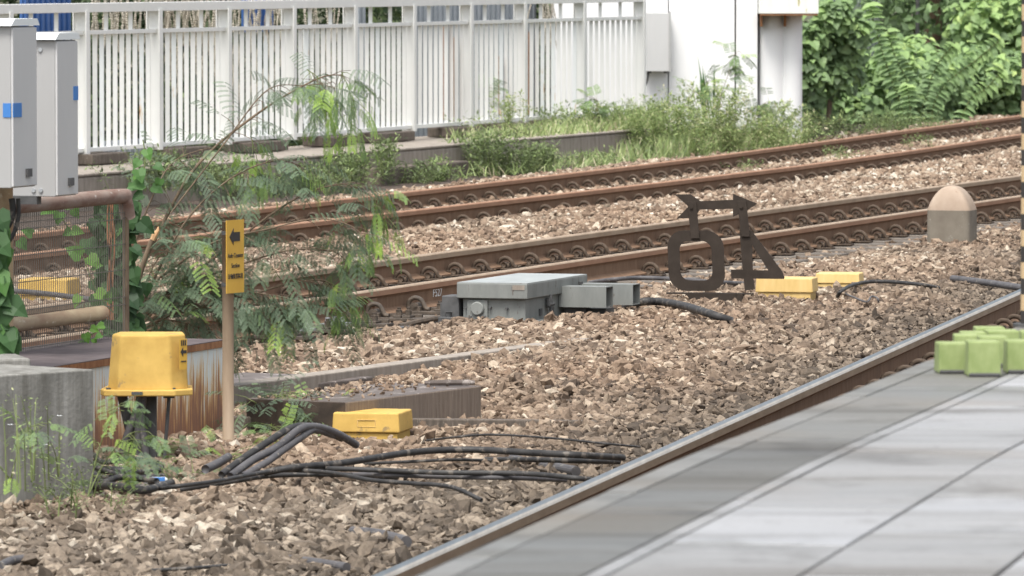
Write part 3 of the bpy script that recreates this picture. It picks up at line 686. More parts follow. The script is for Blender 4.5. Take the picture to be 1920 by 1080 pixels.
# arrow sticker on the right facet
mid = Vector((X(339), .045, ZZ(664))); an = math.atan2(.10, X(352) - X(322)); f_ = MB()
f_.box((0, 0, 0), (.055, .002, .155)); st = f_.build('sticker', M['sign_yellow'], yb, loc=mid + Vector((.013, -.012, 0)), rz=an)
m = MB(); m.plate([(.022,.004),(.022,.020),(-.004,.020),(-.004,.036),(-.024,.012),(-.004,-.012),(-.004,.004)], -.003, -.0015)
m.box((0, -.002, -.036), (.04, .002, .006)); m.build('arrow_mark', M['ink'], st)
m = MB(); 
for k in range(3): m.box((-.014 + .014 * k, -.002, .058), (.008, .002, .028))
m.build('lettering_mark', M['ink'], st)
st.rotation_euler.x = R(0)
m = MB(); m.box((X(278), .17, ZZ(800)), (.068, .08, ZZ(742) + .05)); m.build('leg', M['machine_dark'], yb, bevel=.004)
m = MB(); m.tube([(X(226), .12, ZZ(742)), (X(256), .14, -.04)], .026, 8); m.build('brace', M['machine_dark'], yb)
m = MB(); m.tube([(X(316), .08, ZZ(744)), (X(306), .08, -.02)], .0095, 8); m.box((X(316), .08, ZZ(745)), (.055, .04, .014)); m.build('stay_rod', M['machine_dark'], yb)
for pts in ([(262,744),(254,775),(238,815),(228,850)], [(268,744),(263,790),(268,820),(272,860)], [(260,780),(258,810),(254,865)]):
    m = MB(); m.tube(smooth_pts([(X(a), .05, ZZ(b_)) for a, b_ in pts], 5), .020, 10); m.build('conduit', M['grey_conduit'], yb, smooth=True)
# ------------------------------------------------------------------ sign post
so = P(428, 832, -.12); s = F / so.y; so_s = s
sp_ = empty('marker_post', so, 0, 'tan metal post carrying a narrow yellow axle counter sign', 'sign post')
hgt = (832 - 414) / s
m = MB(); m.tube([(0, 0, -.1), (0, 0, hgt)], .0305, 18); m.build('post', M['post_tan'], sp_, smooth=True)
m = MB()
for z in (hgt - .07, hgt - .34): m.tube([(0, 0, z), (0, 0, z + .02)], .034, 16)
m.build('band', M['machine_dark'], sp_)
th = R(62); wpl = .18
pc = Vector(((442 - 428) / s, -.035, (832 - 479) / s)); hpl = 137 / s
# plate: tangent (cos th, sin th): left edge nearer the viewer
pr = MB(); pr.box((0, 0, 0), (wpl, .004, hpl)); plate = pr.build('sign_plate', M['sign_yellow'], sp_, loc=pc, rz=th)
M4 = lambda x, z: Matrix.Translation((x, -.0032, z)) @ Matrix.Rotation(math.pi/2, 4, 'X')
m = MB(); m.plate([(.045,.080),(.045,.128),(-.02,.128),(-.02,.148),(-.062,.104),(-.02,.060),(-.02,.080)], -.0045, -.0025); m.build('arrow_mark', M['ink'], plate)
text_mesh('Axle Counter', .034, M['ink'], 'lettering', plate, M4(0, .005), sx=.82)
text_mesh('Section', .034, M['ink'], 'lettering', plate, M4(0, -.048), sx=.85)
text_mesh('計軸裝置區段', .030, M['ink'], 'lettering', plate, M4(0, -.105), sx=.85)

# ------------------------------------------------------------------ rusty tank
tr = P(420, 800, -.13); L = 3.4; D_ = .75
tank = empty('rusty_tank', tr, RZ, 'long rust-streaked white steel tank with a flat dark top', 'tank')
m = MB(); hz = .47
def arc(cx_, cy_, r_, a0, a1, n=8): return [(cx_ + r_ * math.cos(R(a0 + (a1-a0)*k/n)), cy_ + r_ * math.sin(R(a0 + (a1-a0)*k/n))) for k in range(n+1)]
out = [(0, 0), (-D_, 0), (-D_, -L)] + arc(-.35, -L+.0, .35, 180, 360)[1:-1] + [(0, -L)]
outt = [(.012, .012), (-D_, .012), (-D_, -L)] + arc(-.35, -L, .36, 180, 360)[1:-1] + [(.012, -L)]
m.frustum(out[::-1], out[::-1], -.05, hz - .03); m.build('shell', M['tank'], tank)
m = MB(); m.frustum(outt[::-1], outt[::-1], hz - .033, hz + .004); m.build('rim', M['rust'], tank, bevel=.002)
m = MB(); m.frustum(outt[::-1], outt[::-1], hz + .004, hz + .008)
M['tank_top'] = basic('tank_top', (.075,.06,.06), (.135,.11,.11), .8, 8, spots=(.2,.18,.17), sscale=30, sthr=.7)
m.build('top_sheet', M['tank_top'], tank)
excl((tr.x, tr.y), RZ, -D_, 0, -L, 0)
# mesh railing above the tank
mo = P(100, 652, .345); ul, tl = lat(mo.x, mo.y)
def tfor(u, px, a=FA):
    return float(min(np.arange(20, 120, .01), key=lambda tt: abs(960 + F * W(u, tt, 0, a).x / W(u, tt, 0, a).y - px)))
tA = tfor(ul, -60); tB = tfor(ul, 236)
rail_r = empty('mesh_railing', W(ul, tA, .345), RZ, 'pipe railing with close wire mesh above the rusty tank', 'railing')
Lr = tB - tA
zt = PY(170, 373, W(ul, tfor(ul, 170)).y).z - .345; zb = PY(120, 596, W(ul, tfor(ul, 120)).y).z - .345
M['pipe_rust'] = basic('pipe_rust', (.30,.24,.20), (.17,.085,.06), .75, 6, stretch=(2,.8,2), spots=(.5,.46,.42), sscale=14, sthr=.64)
M['pipe_tan'] = basic('pipe_tan', (.46,.37,.24), (.30,.20,.13), .75, 6, stretch=(2,.8,2), spots=(.55,.48,.36), sscale=10, sthr=.6)
m = MB(); m.tube(smooth_pts([(0, 0, zt), (0, Lr*.5, zt), (0, Lr - .10, zt), (0, Lr - .02, zt - .02), (0, Lr + .03, zt - .12)], 5), .042, 14); m.build('top_pipe', M['pipe_rust'], rail_r, smooth=True)
m = MB(); m.tube([(0, 0, zb), (0, Lr - .35, zb)], .040, 14); m.build('bottom_pipe', M['pipe_tan'], rail_r, smooth=True)
m = MB(); m.tube([(0, Lr, -.35), (0, Lr, zt - .05)], .018, 8); m.build('end_post', M['bark'], rail_r)
m = MB(); k = 0.0
while k < Lr - .02:
    m.box((0.0, k, zt / 2 - .05), (.003, .0045, zt + .02)); k += .0262
for z in (.02, .18, zb + .07, zb + .22, zb + .36, zb + .50, zt - .09): m.box((.003, Lr/2, z), (.003, Lr, .0045))
m.build('wire_mesh', M['wire'], rail_r)
# concrete blocks bottom left
b0 = P(176, 935, -.14); hb_ = .615; rzb = math.atan2(.5, .44)
root = empty('concrete_block', b0, rzb, 'big grey streaked concrete block below the grey cabinets', 'concrete block')
m = MB(); m.box((-.9, .30, hb_/2), (1.8, .6, hb_)); m.build('block', M['block'], root, bevel=.007, seg=2)
excl((b0.x, b0.y), rzb, -1.8, 0, 0, .6)
b1 = PY(58, 672, 31.2); m = MB(); m.box((-.5, .3, -.3), (1.0, .6, .6)); o = m.build('kerb_block', M['block'], loc=b1, rz=.25, bevel=.012); tag(o, 'smaller grey concrete block behind the big streaked one', 'concrete block')
# ------------------------------------------------------------------ cabinets
def cabinet(pxc, pyt, pyb, Y, wl, dr, label, tapes):
    c0 = PY(pxc, pyb, Y); zt_ = PY(pxc, pyt, Y).z; h_ = zt_ - c0.z
    root = empty('control_cabinet', c0, RZ, label, 'cabinet', 'grey trackside cabinets')
    m = MB(); m.box((-wl/2, dr/2, h_/2), (wl, dr, h_))
    o = m.build('case', M['cab_grey'], root, bevel=.004)
    m = MB(); m.box((.006, dr/2, h_/2 - .0), (.012, dr*.99, h_*.985)); m.build('lit_side_door', M['cab_light'], root, bevel=.003)  # brighter lit tone of the right face put into this paler colour
    m = MB(); m.frustum([(-wl-.02,-.03),(.015,-.03),(.015,dr+.03),(-wl-.02,dr+.03)], [(-wl-.02,.03),(.015,.02),(.015,dr),(-wl-.02,dr)], h_+.004, h_+.038); m.build('roof', M['white_paint'], root)
    m = MB(); m.box((-wl*.5, .02, -.02), (wl*.6, .06, .04)); m.build('base_rail', M['machine_dark'], root)
    m = MB(); m.box((.0185, dr*.6, h_*.09), (.012, .06, .04)); m.build('handle', M['machine_dark'], root)
    for (z, dx) in ((h_*.94, 0), (h_*.04, 0)):
        for k in (-.04, .0):
            m = MB(); m.tube([(-.08+k, 0, z), (-.08+k, -.008, z)], .011, 10); m.build('bolt_head', M['zinc'], root)
    for tp in tapes:
        m = MB(); m.box(*tp); m.build('blue_tape', M['tape'], root)
    return root, h_
cabinet(21, 50, 353, 31.6, .5, .31, 'nearer grey cabinet, cut by the picture edge, with blue tape round its corner', [((-.02, -.0025, .385), (.042, .003, .07)), ((.0135, .05, .385), (.003, .11, .07))])
cabinet(104, 76, 369, 33.0, .50, .285, 'further grey cabinet with two bolts at top and bottom of its front', [((.0135, .25, .53), (.003, .062, .072))])
m = MB(); po = P(10, 760, .2); po = PY(11, 700, 32.3); 
zt_ = PY(11, 372, 32.3).z; m.tube([(0, 0, -.6), (0, 0, zt_ - po.z + .3)], .040, 16)
o = m.build('cabinet_pole', M['pipe_tan'], loc=po, smooth=True); tag(o, 'tan pole holding up the grey cabinets', 'pole')
for i, (pts, r_, lb) in enumerate([([(34,372),(34,410),(22,445),(-8,480)], .011, 'outer black cable looping out of the cabinet base'), ([(22,372),(24,400),(14,425),(-8,450)], .016, 'inner thick black cable under the cabinet base')]):
    m = MB(); m.tube(smooth_pts([PY(a, b_, 31.9) for a, b_ in pts], 6), r_, 8); o = m.build('cable', M['black_rubber'], smooth=True); tag(o, lb, 'cable')

# ------------------------------------------------------------------ concrete trough pieces in the middle
def beam(pa, pb, zt_, w_, h_, mat, label, name='concrete_beam', cat='concrete beam', over=0.0, mat2=None, zb=None, mat3=None):
    a_ = P(pa[0], pa[1], zt_); b_ = P(pb[0], pb[1], zt_ if zb is None else zb); d = b_ - a_; an = math.atan2(d.y, d.x); L_ = d.length; pt = math.asin(-d.z / L_)
    m = MB(); n = max(2, int(L_ / .25)); 
    ya = 0
    for i in range(1):
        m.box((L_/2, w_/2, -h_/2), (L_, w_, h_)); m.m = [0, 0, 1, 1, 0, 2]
    o = m.build(name, [M[mat], M[mat2 or mat], M[mat3 or mat]], loc=a_, rz=an, bevel=.008); o.rotation_euler = Euler((0, pt, an)); tag(o, label, cat)
    excl((a_.x, a_.y), an, 0, L_ - over, -.01, w_); return o
beam((330, 738), (1110, 634), -.015, .14, .16, 'concrete', 'long grey concrete beam emerging from the stones behind the sunken slab', over=.9, zb=-.125)
beam((440, 738), (700, 706), -.10, .9, .2, 'concrete_wet', 'sunken dark plate between the long beam and the broad slab', 'sunken_plate', 'concrete plate')
beam((648, 754), (903, 723), .050, .62, .24, 'concrete_wet', 'broad weathered concrete slab behind the deep yellow cover', 'concrete_slab', 'concrete slab', mat2='concrete_side', mat3='shade_grime')
beam((440, 781), (1120, 789), -.045, .07, .14, 'concrete_dark', 'low dark concrete kerb running behind the deep yellow cover', 'concrete_kerb', 'kerb', over=.7, zb=-.115)
sla = P(648, 754, .05); slb = P(903, 723, .05); SLAB = ((sla.x, sla.y), math.atan2(slb.y - sla.y, slb.x - sla.x))
m = MB(); 
for k in range(26): m.tube([(k*.009, 0, 0), (k*.009+.006, 0, 0)], .017 if k % 1 == 0 else .014, 10)
m.tube([(-.02, 0, 0), (.26, 0, 0)], .013, 8)
o = m.build('coupling', M['concrete_wet'], loc=P(803, 718, .07), rz=.15); tag(o, 'short ribbed rusty conduit end lying on the broad slab', 'conduit')
# ------------------------------------------------------------------ cables and pipes in the ballast
CB = [
 ([(268,920),(330,912),(408,902),(470,890),(533,882),(617,886),(695,900),(770,906),(846,913),(903,938)], -.06, .013, 'black_rubber', 'thin black cable snaking nearest the bottom of the picture'),
 ([(340,918),(440,902),(500,893),(560,890),(640,890),(760,896)], -.09, .015, 'black_rubber', 'black cable lying close below the thin snaking one'),
 ([(470,893),(540,878),(643,868),(773,848),(877,843),(981,848),(1080,853),(1168,858)], -.045, .021, 'black_rubber', 'thick black cable arching toward the shiny rail'),
 ([(900,862),(1000,862),(1080,864),(1160,866)], -.09, .017, 'black_rubber', 'short black cable tucked under the arching thick one'),
 ([(560,884),(617,879),(720,882),(825,886),(981,888),(1085,897),(1120,902)], -.06, .016, 'black_rubber', 'ribbed black cable through the middle of the bundle'),
 ([(560,892),(700,890),(840,894),(960,896),(1060,900)], -.085, .015, 'grey_conduit', 'grey ribbed conduit beneath the middle of the bundle'),
 ([(640,872),(760,866),(860,862),(950,866)], -.095, .010, 'black_rubber', 'slim black cable half covered by stones under the arch'),
 ([(800,826),(860,819),(929,815),(1040,822),(1137,832),(1200,838)], -.09, .0075, 'black_rubber', 'very thin black cable just beyond the deep yellow cover'),
 ([(1105,530),(1150,524),(1200,521),(1260,523),(1330,528),(1400,532)], -.10, .021, 'grey_conduit', 'grey hose leading from the point machine behind the number board'),
 ([(1172,575),(1205,566),(1240,566),(1285,574),(1330,588),(1372,602)], -.10, .036, 'black_rubber', 'fat black hose below the number board'),
 ([(1570,556),(1578,545),(1600,534),(1635,528),(1680,529),(1730,534),(1760,540)], -.10, .018, 'black_rubber', 'black cable bent in a loop beyond the pale yellow covers'),
 ([(1578,548),(1600,557),(1625,566),(1634,556),(1646,560),(1646,572)], -.11, .009, 'grey_conduit', 'thin grey cable curling inside the bent loop'),
 ([(960,862),(1010,871),(1080,884)], -.12, .028, 'grey_conduit', 'grey pipe offcut half buried near the shiny rail'),
 ([(660,998),(710,1003),(762,1016)], -.13, .028, 'grey_conduit', 'grey pipe offcut half buried low in the foreground stones'),
 ([(515,1046),(580,1054),(650,1064)], -.135, .022, 'grey_conduit', 'narrow grey pipe at the bottom of the picture'),
 ([(275,1070),(350,1066),(430,1060)], -.10, .010, 'black_rubber', 'short black cable at the very bottom among the stones'),
 ([(1786,522),(1850,530),(1925,541)], -.10, .028, 'grey_conduit', 'straight grey pipe meeting the shiny rail below the marker stone'),
 ([(1786,497),(1850,500),(1920,503)], -.12, .014, 'grey_conduit', 'faint grey pipe just below the marker stone'),
 ([(1395,446),(1500,440),(1600,436),(1740,428)], -.165, .020, 'grey_conduit', 'long grey conduit beside the near rail of the middle track'),
 ([(0,1062),(20,1052),(45,1048)], -.10, .02, 'grey_conduit', 'dark pipe end in the bottom corner below the concrete block'),
 ([(-10,545),(60,548),(160,560),(250,575)], .02, .02, 'grey_conduit', 'grey pipe behind the wire mesh'),
]
for pts, z, r_, mt_, lb in CB:
    m = MB(); r_ *= (.8 if 'pipe' not in lb else .95); m.tube(smooth_pts([P(a, b_, z + ((.02 if 0 < i < len(pts)-1 else -.03) if 'pipe' not in lb else -.012)) for i, (a, b_) in enumerate(pts)], 6), r_, 14)
    nm = 'pipe' if 'pipe' in lb else ('hose' if 'hose' in lb else 'cable')
    o = m.build(nm, M[mt_], smooth=(nm != 'pipe')); tag(o, lb, nm)
# raised cable bundle over the hump
Y0 = 33.2
for i, (pts, r_, lb) in enumerate([
  ([(415,890),(455,860),(500,830),(545,803),(580,799),(615,810),(640,822)], .018, 'black cable on the left flank of the hump'),
  ([(432,893),(475,862),(520,838),(560,806),(590,800),(630,812),(668,834)], .020, 'grey-sheened cable on top of the hump'),
  ([(455,893),(498,868),(530,845),(565,820),(590,806),(625,816)], .018, 'cable on the right flank of the hump'),
  ([(385,880),(410,868),(428,857)], .022, 'short thick cable end beside the foot of the tan post')]):
    pv = []
    for k, (a, b_) in enumerate(pts):
        Y_ = P(a, 893 - k * 6, -.1).y; pv.append(PY(a, b_, Y_ - .1))
    m = MB(); m.tube(smooth_pts(pv, 6), r_, 10); o = m.build('cable', M['grey_conduit'] if i != 0 else M['black_rubber'], smooth=True); tag(o, lb, 'cable', 'cables humped over the stones')
# tangle under the apparatus box
tn = MB()
for i in range(7):
    x = random.uniform(180, 225); y = random.uniform(862, 918)
    pts = [(176, y - random.uniform(0, 25)), (x, y), (x + random.uniform(20, 60), y + random.uniform(-12, 12)), (x + random.uniform(70, 110), y + random.uniform(-22, 4))]
    m = MB(); m.tube(smooth_pts([P(a, b_, -.10 + random.uniform(.0, .06)) for a, b_ in pts], 5), random.uniform(.011, .02), 8)
    o = m.build('cable', M['black_rubber'], smooth=True); tag(o, 'black cable in the tangle between the concrete block and the yellow box stand', 'cable', 'tangled cables by the concrete block')
# litter
m = MB(); m.box((0,0,.012), (.11,.09,.024), rz=.2); m.box((.01,-.046,.02), (.085,.004,.02), rz=.2, mi=1)
o = m.build('litter_packet', [M['white_paint'], M['tape']], loc=P(290, 905, -.085), bevel=.008); tag(o, 'crumpled white and blue packet lying under the weeds', 'litter')

# ------------------------------------------------------------------ wall, plinths and white fence
FB = 19.0
wf0 = lat(*P(640, 346, -.15)[:2], FB)
wu = wf0[0]; fu = -27.27
wall = MB(); t0, t1 = 45, tfor(wu, 1245, FB)
m = MB(); n = 60; lw = MB()
def wpts(u, t, z): return W(u, t, z, FB)
for i in range(n):
    ta = t0 + (t1 - t0) * i / n; tb = t0 + (t1 - t0) * (i + 1) / n
    c = (wpts(wu, (ta+tb)/2, 0) + wpts(fu - .4, (ta+tb)/2, 0)) / 2
ww = abs(wu - (fu - .5)); tm = (t0 + t1) / 2
o0 = W(wu, t0, -.3, FB)
root = empty('retaining_wall', o0, -R(FB), 'low weathered concrete wall under the white fence', 'wall')
m = MB(); m.box((-ww/2, (t1-t0)/2, .24), (ww, t1-t0, .48)); m.build('wall_body', M['concrete'], root, bevel=.03, seg=3)
m = MB(); m.box((-.24, (t1-t0)/2, .495), (.5, t1-t0, .03)); m.build('coping', M['concrete'], root, bevel=.01)
m = MB(); tq = tfor(wu, 700, FB) - t0; m.box((.12, tq + 1.1, .14), (.3, 3.0, .36)); m.build('footing', M['concrete_dark'], root, bevel=.02)
# fence
def fence():
    px_posts = [-120, 10, 153, 290, 420, 542, 657, 768, 875, 976, 1087, 1199]
    tts = [tfor(fu, p, FB) for p in px_posts]
    z0, z1, z2 = .355, 1.62, 1.90   # bottom rail, mid rail, top rail (absolute)
    def zat(px, py, t): return PY(px, py, W(fu, t, 0, FB).y).z
    z0 = zat(640, 246, tts[6]); z1 = zat(640, 48, tts[6]); z2 = zat(640, 6, tts[6])
    base = W(fu, tts[0], .18, FB)
    root = empty('white_fence', base, -R(FB), 'white painted steel fence with close upright bars and rust streaks', 'fence')
    zz = lambda z: z - .18
    L_ = tts[-1] - tts[0]
    m = MB(); m.box((-.0, L_/2, zz(z2)), (.13, L_ + .1, .10)); m.build('top_rail', M['fence_paint'], root, bevel=.004)
    m = MB(); m.box((0, L_/2, zz(z1)), (.07, L_, .045)); m.build('middle_rail', M['fence_paint'], root, bevel=.003)
    m = MB(); m.box((0, L_/2, zz(z0)), (.07, L_, .045)); m.build('bottom_rail', M['fence_paint'], root, bevel=.003)
    for i, t in enumerate(tts):
        m = MB(); y = t - tts[0]
        m.box((0, y, zz((z0 + z2)/2) - .04), (.15, .016, z2 - z0 + .02)); m.box((.075, y, zz((z0+z2)/2) - .04), (.012, .10, z2 - z0 + .02)); m.box((-.075, y, zz((z0+z2)/2) - .04), (.012, .10, z2 - z0 + .02))
        m.build('post', M['fence_paint'], root)
        if i < len(tts) - 1:
            nb = 10; dy = (tts[i+1] - t)
            m = MB()
            for k in range(1, nb + 1):
                yy = y + dy * k / (nb + 1)
                m.box((0, yy, zz((z0 + z1)/2)), (.053, .010, z1 - z0 - .045), mi=1 if random.random() < .12 else 0, rx=random.uniform(-.004,.004))
            for k in (1, 2):
                yy = y + dy * (k / 3); m.box((0, yy, zz((z1 + z2)/2) - .014), (.045, .014, z2 - z1 - .073))
            m.build('bars', [M['fence_paint'], M['bar_rust']], root)
    # rusty uprights behind
    for (px, ya, yb_, w_) in ((574, 55, 232, .05), (835, 50, 225, .05), (852, 70, 228, .04), (937, 105, 215, .05), (992, 60, 215, .03)):
        t = tfor(fu - .06, px, FB); p0 = W(fu - .06, t, 0, FB); za = PY(px, ya, p0.y).z; zb_ = PY(px, yb_, p0.y).z
        lp = (-.06, t - tts[0], zz((za+zb_)/2)); m = MB(); m.box(lp, (w_*1.4, .02, za - zb_)); m.build('rusty_bar', M['rust'] if px != 574 else M['bar_rust'], root)
    # plinths
    t = tts[0] + .3; i = 0
    while t < tts[-1] + 1:
        m = MB(); wl = random.uniform(.9, 1.3); m.box((0, 0, (z0 - .05 - .18) / 2), (.35, wl, z0 - .05 - .18))
        o = m.build('plinth', M['concrete_dark'], loc=W(fu, t, .19, FB), rz=-R(FB), bevel=.015)
        tag(o, 'brown concrete plinth between the wall top and the white fence', 'plinth', 'concrete plinths under the white fence'); t += wl + random.uniform(.7, 1.3); i += 1
    return tts
fence_t = fence()
# ------------------------------------------------------------------ white building
YB = 90.0
sB = F / YB
bo = PY(1300, 236, YB); bo.z = -.1
def bx(px): return (px - 1300) / sB
bl = empty('white_building', bo, 0, 'white clad building with vertical panel seams and a stained canopy', 'building')
M['clad'] = basic('clad', (.76,.77,.77), (.82,.82,.82), .5, 1.5, stretch=(3,3,.4), bmp=.02)
M['clad_stain'] = basic('clad_stain', (.70,.72,.66), (.80,.80,.76), .6, 5, stretch=(2,2,.5), spots=(.42,.38,.16), sscale=6, sthr=.6)
m = MB()
for (a, b_, dy) in ((1036, 1252, .0), (1254, 1377, 0), (1380, 1420, .02)):
    m.box(((bx(a) + bx(b_))/2, .5 + dy, 2.2), (bx(b_) - bx(a), 1.0, 4.4))
m.build('wall_panels', M['clad'], bl, bevel=.004)
for pc_, pr_ in ((1450, 25), (1485, 20)):
    m = MB(); m.tube([(bx(pc_), .02 + pr_ / sB * 1.0, 0), (bx(pc_), .02 + pr_ / sB * 1.0, 4.3)], pr_ / sB, 40); m.build('column', M['clad'], bl, smooth=False)
m = MB(); m.box(((bx(1036) + bx(1503))/2, 2.2, 2.19), (bx(1503) - bx(1036), 3.6, 4.36)); m.build('core', M['clad'], bl)
zc = PY(1470, 26, YB - .4).z + .1
m = MB(); m.box(((bx(1421) + bx(1532))/2, .10, zc + .45), (bx(1532) - bx(1421), 1.0, .9)); m.build('canopy', M['clad_stain'], bl, bevel=.01)
m = MB(); m.box(((bx(1421) + bx(1532))/2, .10, zc - .012), (bx(1530) - bx(1423), .98, .022)); m.build('canopy_edge', M['rust'], bl)
for px in (1424, 1468):
    m = MB(); m.box((bx(px) + .02, -.06, zc - .10), (.03, .25, .16)); m.build('bracket', M['rust'], bl)
ec = PY(1232, 134, YB - .28)
cb = empty('wall_cabinet', ec, 0, 'grey electrical cabinet mounted on the white building beside the fence end', 'cabinet')
m = MB(); m.box((0, .12, .41), (.37, .22, .82)); m.build('case', M['cab_light'], cb, bevel=.006)
m = MB(); m.box((.178, -.002, .42), (.03, .02, .84)); m.build('door_edge', M['cab_grey'], cb)
m = MB(); m.tube(smooth_pts([(-.12, .1, 0), (-.13, .08, -.1), (-.17, .05, -.22), (-.24, .05, -.33)], 5), .014, 8); m.build('cable_tail', M['black_rubber'], cb, smooth=True)
m = MB(); m.box((.12, .1, -.012), (.05, .05, .024)); m.box((-.1, .1, -.012), (.05, .05, .024)); m.build('gland', M['machine_dark'], cb)

# ------------------------------------------------------------------ plants
def leaf(mb, base, d, up, L, w, fold=.25, tint=.5, heart=False):
    d = d.normalized(); side = d.cross(up)
    if side.length < 1e-4: side = d.orthogonal()
    side.normalize(); nrm = side.cross(d)
    if heart:
        pr = [(0, 0, 0), (-.08, .32, .3), (.18, .52, .5), (.55, .36, .32), (1, 0, -.12)]
        c = [base + d * (a * L) - nrm * (abs(b_) * 0) for a, b_, _ in pr]
        Lf = [base + d * (a * L) + side * (b_ * w) + nrm * (fold * b_ * w) for a, b_, _ in pr[1:4]]
        Rt = [base + d * (a * L) - side * (b_ * w) + nrm * (fold * b_ * w) for a, b_, _ in pr[1:4]]
        tip = base + d * L - nrm * (.15 * L)
        vs = [base + nrm * 0] + Lf + [tip] + Rt + [base + d * (.5 * L)]
        mb.add(vs, [(0, 8, 2, 1), (8, 4, 3, 2), (0, 5, 6, 8), (8, 6, 7, 4)], 0, tint)
    else:
        mid = base + d * (.5 * L)
        vs = [base, mid + side * (w/2) + nrm * (fold * w/2), base + d * L, mid - side * (w/2) + nrm * (fold * w/2)]
        mb.add(vs, [(0, 2, 1), (0, 3, 2)], 0, tint)
def rv(s=1.0): return Vector((random.gauss(0, s), random.gauss(0, s), random.gauss(0, s)))
def bipinnate(mb, base, d, L=.2, npair=6, pl_=.075, nl=13, droop=.5, tint=.4, lw=.0026):
    d = d.normalized(); side = d.cross(Vector((0, 0, 1)))
    if side.length < .05: side = Vector((random.choice((-1, 1)), random.uniform(-.5, .5), 0))
    side.normalize(); side = (side + rv(.25)).normalized()
    p = base.copy(); dd = d.copy(); pts = [p.copy()]
    for i in range(npair + 1):
        st = L / (npair + 1); dd = (dd + Vector((0, 0, -droop * .22))).normalized(); p = p + dd * st; pts.append(p.copy())
    for i in range(1, npair + 2):
        for sg in (-1, 1):
            pd = (side * sg + dd * .55 + Vector((0, 0, -droop * .6)) + rv(.08)).normalized(); q_ = pts[i].copy()
            ll = pl_ * (1 - .35 * abs(i / (npair + 1) - .5)); tt = min(1, max(0, tint + random.gauss(0, .07)))
            s2 = pd.cross(dd); s2 = pd.cross(s2)
            if s2.length < 1e-4: s2 = dd
            s2.normalize(); st2 = ll / nl; up2 = pd.cross(s2)
            for k in range(nl):
                pd2 = (pd + Vector((0, 0, -droop * .05 * k))).normalized(); q_ = q_ + pd2 * st2
                for g2 in (-1, 1):
                    a = q_; b_ = q_ + s2 * (g2 * lw * 2.9) + pd2 * .003; wv = pd2 * lw
                    mb.add([a, a + wv, b_ + wv * .8, b_], [(0, 1, 2, 3)], 0, tt)
def feather_plant(name, label, cat, branches, depth, dens=26, tintf=None, L=.2, group=None, stem='bark', leafL=(.14, .24), droop=.6, start=.25, nl=14, npair=6, pl_=.075, lw=.0027):
    root = empty(name, branches[0][0], 0, label, cat, group); o0 = branches[0][0]
    st = MB(); fo = MB()
    for (pts, r0, dn) in [(b_[1], b_[2], b_[3]) for b_ in branches]:
        sp2 = smooth_pts([p - o0 for p in pts], 8); n_ = len(sp2)
        rr_ = [max(.0018, r0 * (1 - .85 * i / (n_ - 1))) for i in range(n_)]
        st.tube(sp2, rr_, 6)
        tot = sum((sp2[i+1] - sp2[i]).length for i in range(n_ - 1)); cnt = int(tot * dens * dn)
        for c in range(cnt):
            f_ = start + (1 - start) * (c + random.random()) / max(cnt, 1); i = min(n_ - 2, int(f_ * (n_ - 1)))
            a = sp2[i].lerp(sp2[i+1], random.random()); dr = (sp2[i+1] - sp2[i]).normalized()
            out = Vector((random.gauss(0, 1), random.gauss(0, .8), random.gauss(-.1, .6))); d = (out.normalized() + dr * .7).normalized()
            # side twig
            tw = a + d * random.uniform(.01, .16) + Vector((0, 0, -.02)); st.tube([a, (a+tw)/2 + Vector((0,0,.01)), tw], [.0022, .0018, .0014], 4)
            ti = tintf(f_, tw + o0) if tintf else .35 + random.gauss(0, .12)
            bipinnate(fo, tw, d, random.uniform(*leafL), npair, pl_, nl, droop * random.uniform(.6, 1.3), ti, lw)
    st.build('stem', M[stem], root, smooth=True); fo.build('foliage', M['feather'], root)
    return root
D = 36.5
def PP(L, y=D, j=0): return [PY(a, b_, y + j * k) for k, (a, b_) in enumerate(L)]
base = PY(238, 640, D)
def tf(f_, p): 
    t_ = .30 + random.gauss(0, .12)
    if f_ > .95: t_ = .75 + random.gauss(0, .12)
    return min(1, max(0, t_))
BR = [
 ([(238,640),(262,520),(300,430),(370,310),(480,215),(590,150),(640,140)], .016, 1.0),
 ([(238,640),(300,560),(380,500),(470,430),(560,370),(640,345),(690,365)], .012, .9),
 ([(238,640),(320,590),(430,565),(530,535),(600,525),(630,540)], .012, 1.5),
 ([(240,640),(300,500),(360,400),(440,330),(520,300),(560,310)], .010, 1.3),
 ([(238,640),(250,560),(250,470),(290,360),(330,300),(400,275)], .010, 1.1),
 ([(238,640),(290,600),(350,570),(420,590),(500,600)], .009, 1.5),
 ([(238,640),(330,545),(440,500),(540,470),(620,470),(650,490)], .009, 1.7),
 ([(300,520),(400,455),(500,430),(590,410),(650,420),(680,440)], .008, .7),
 ([(320,400),(420,270),(500,170),(570,160),(620,155)], .006, .8),
 ([(240,640),(225,600),(215,580),(230,560)], .008, 2.5),
 ([(240,640),(280,590),(330,540),(370,520)], .008, 4.2),
 ([(240,640),(262,560),(300,480),(350,450)], .008, 3.6),
 ([(250,630),(300,600),(360,610),(400,625)], .008, 3.6),
 ([(300,560),(380,550),(460,560),(540,575)], .007, 2.6),
 ([(300,560),(380,540),(450,545),(540,560),(600,580),(640,575)], .008, 1.6),
]
feather_plant('feathery_shrub', 'large feathery grey-green shrub leaning across the tracks behind the tan post', 'shrub', [(base, PP(a, D, random.uniform(-.04,.07)), r_, dn) for a, r_, dn in BR], D, dens=20, tintf=tf, start=.22)
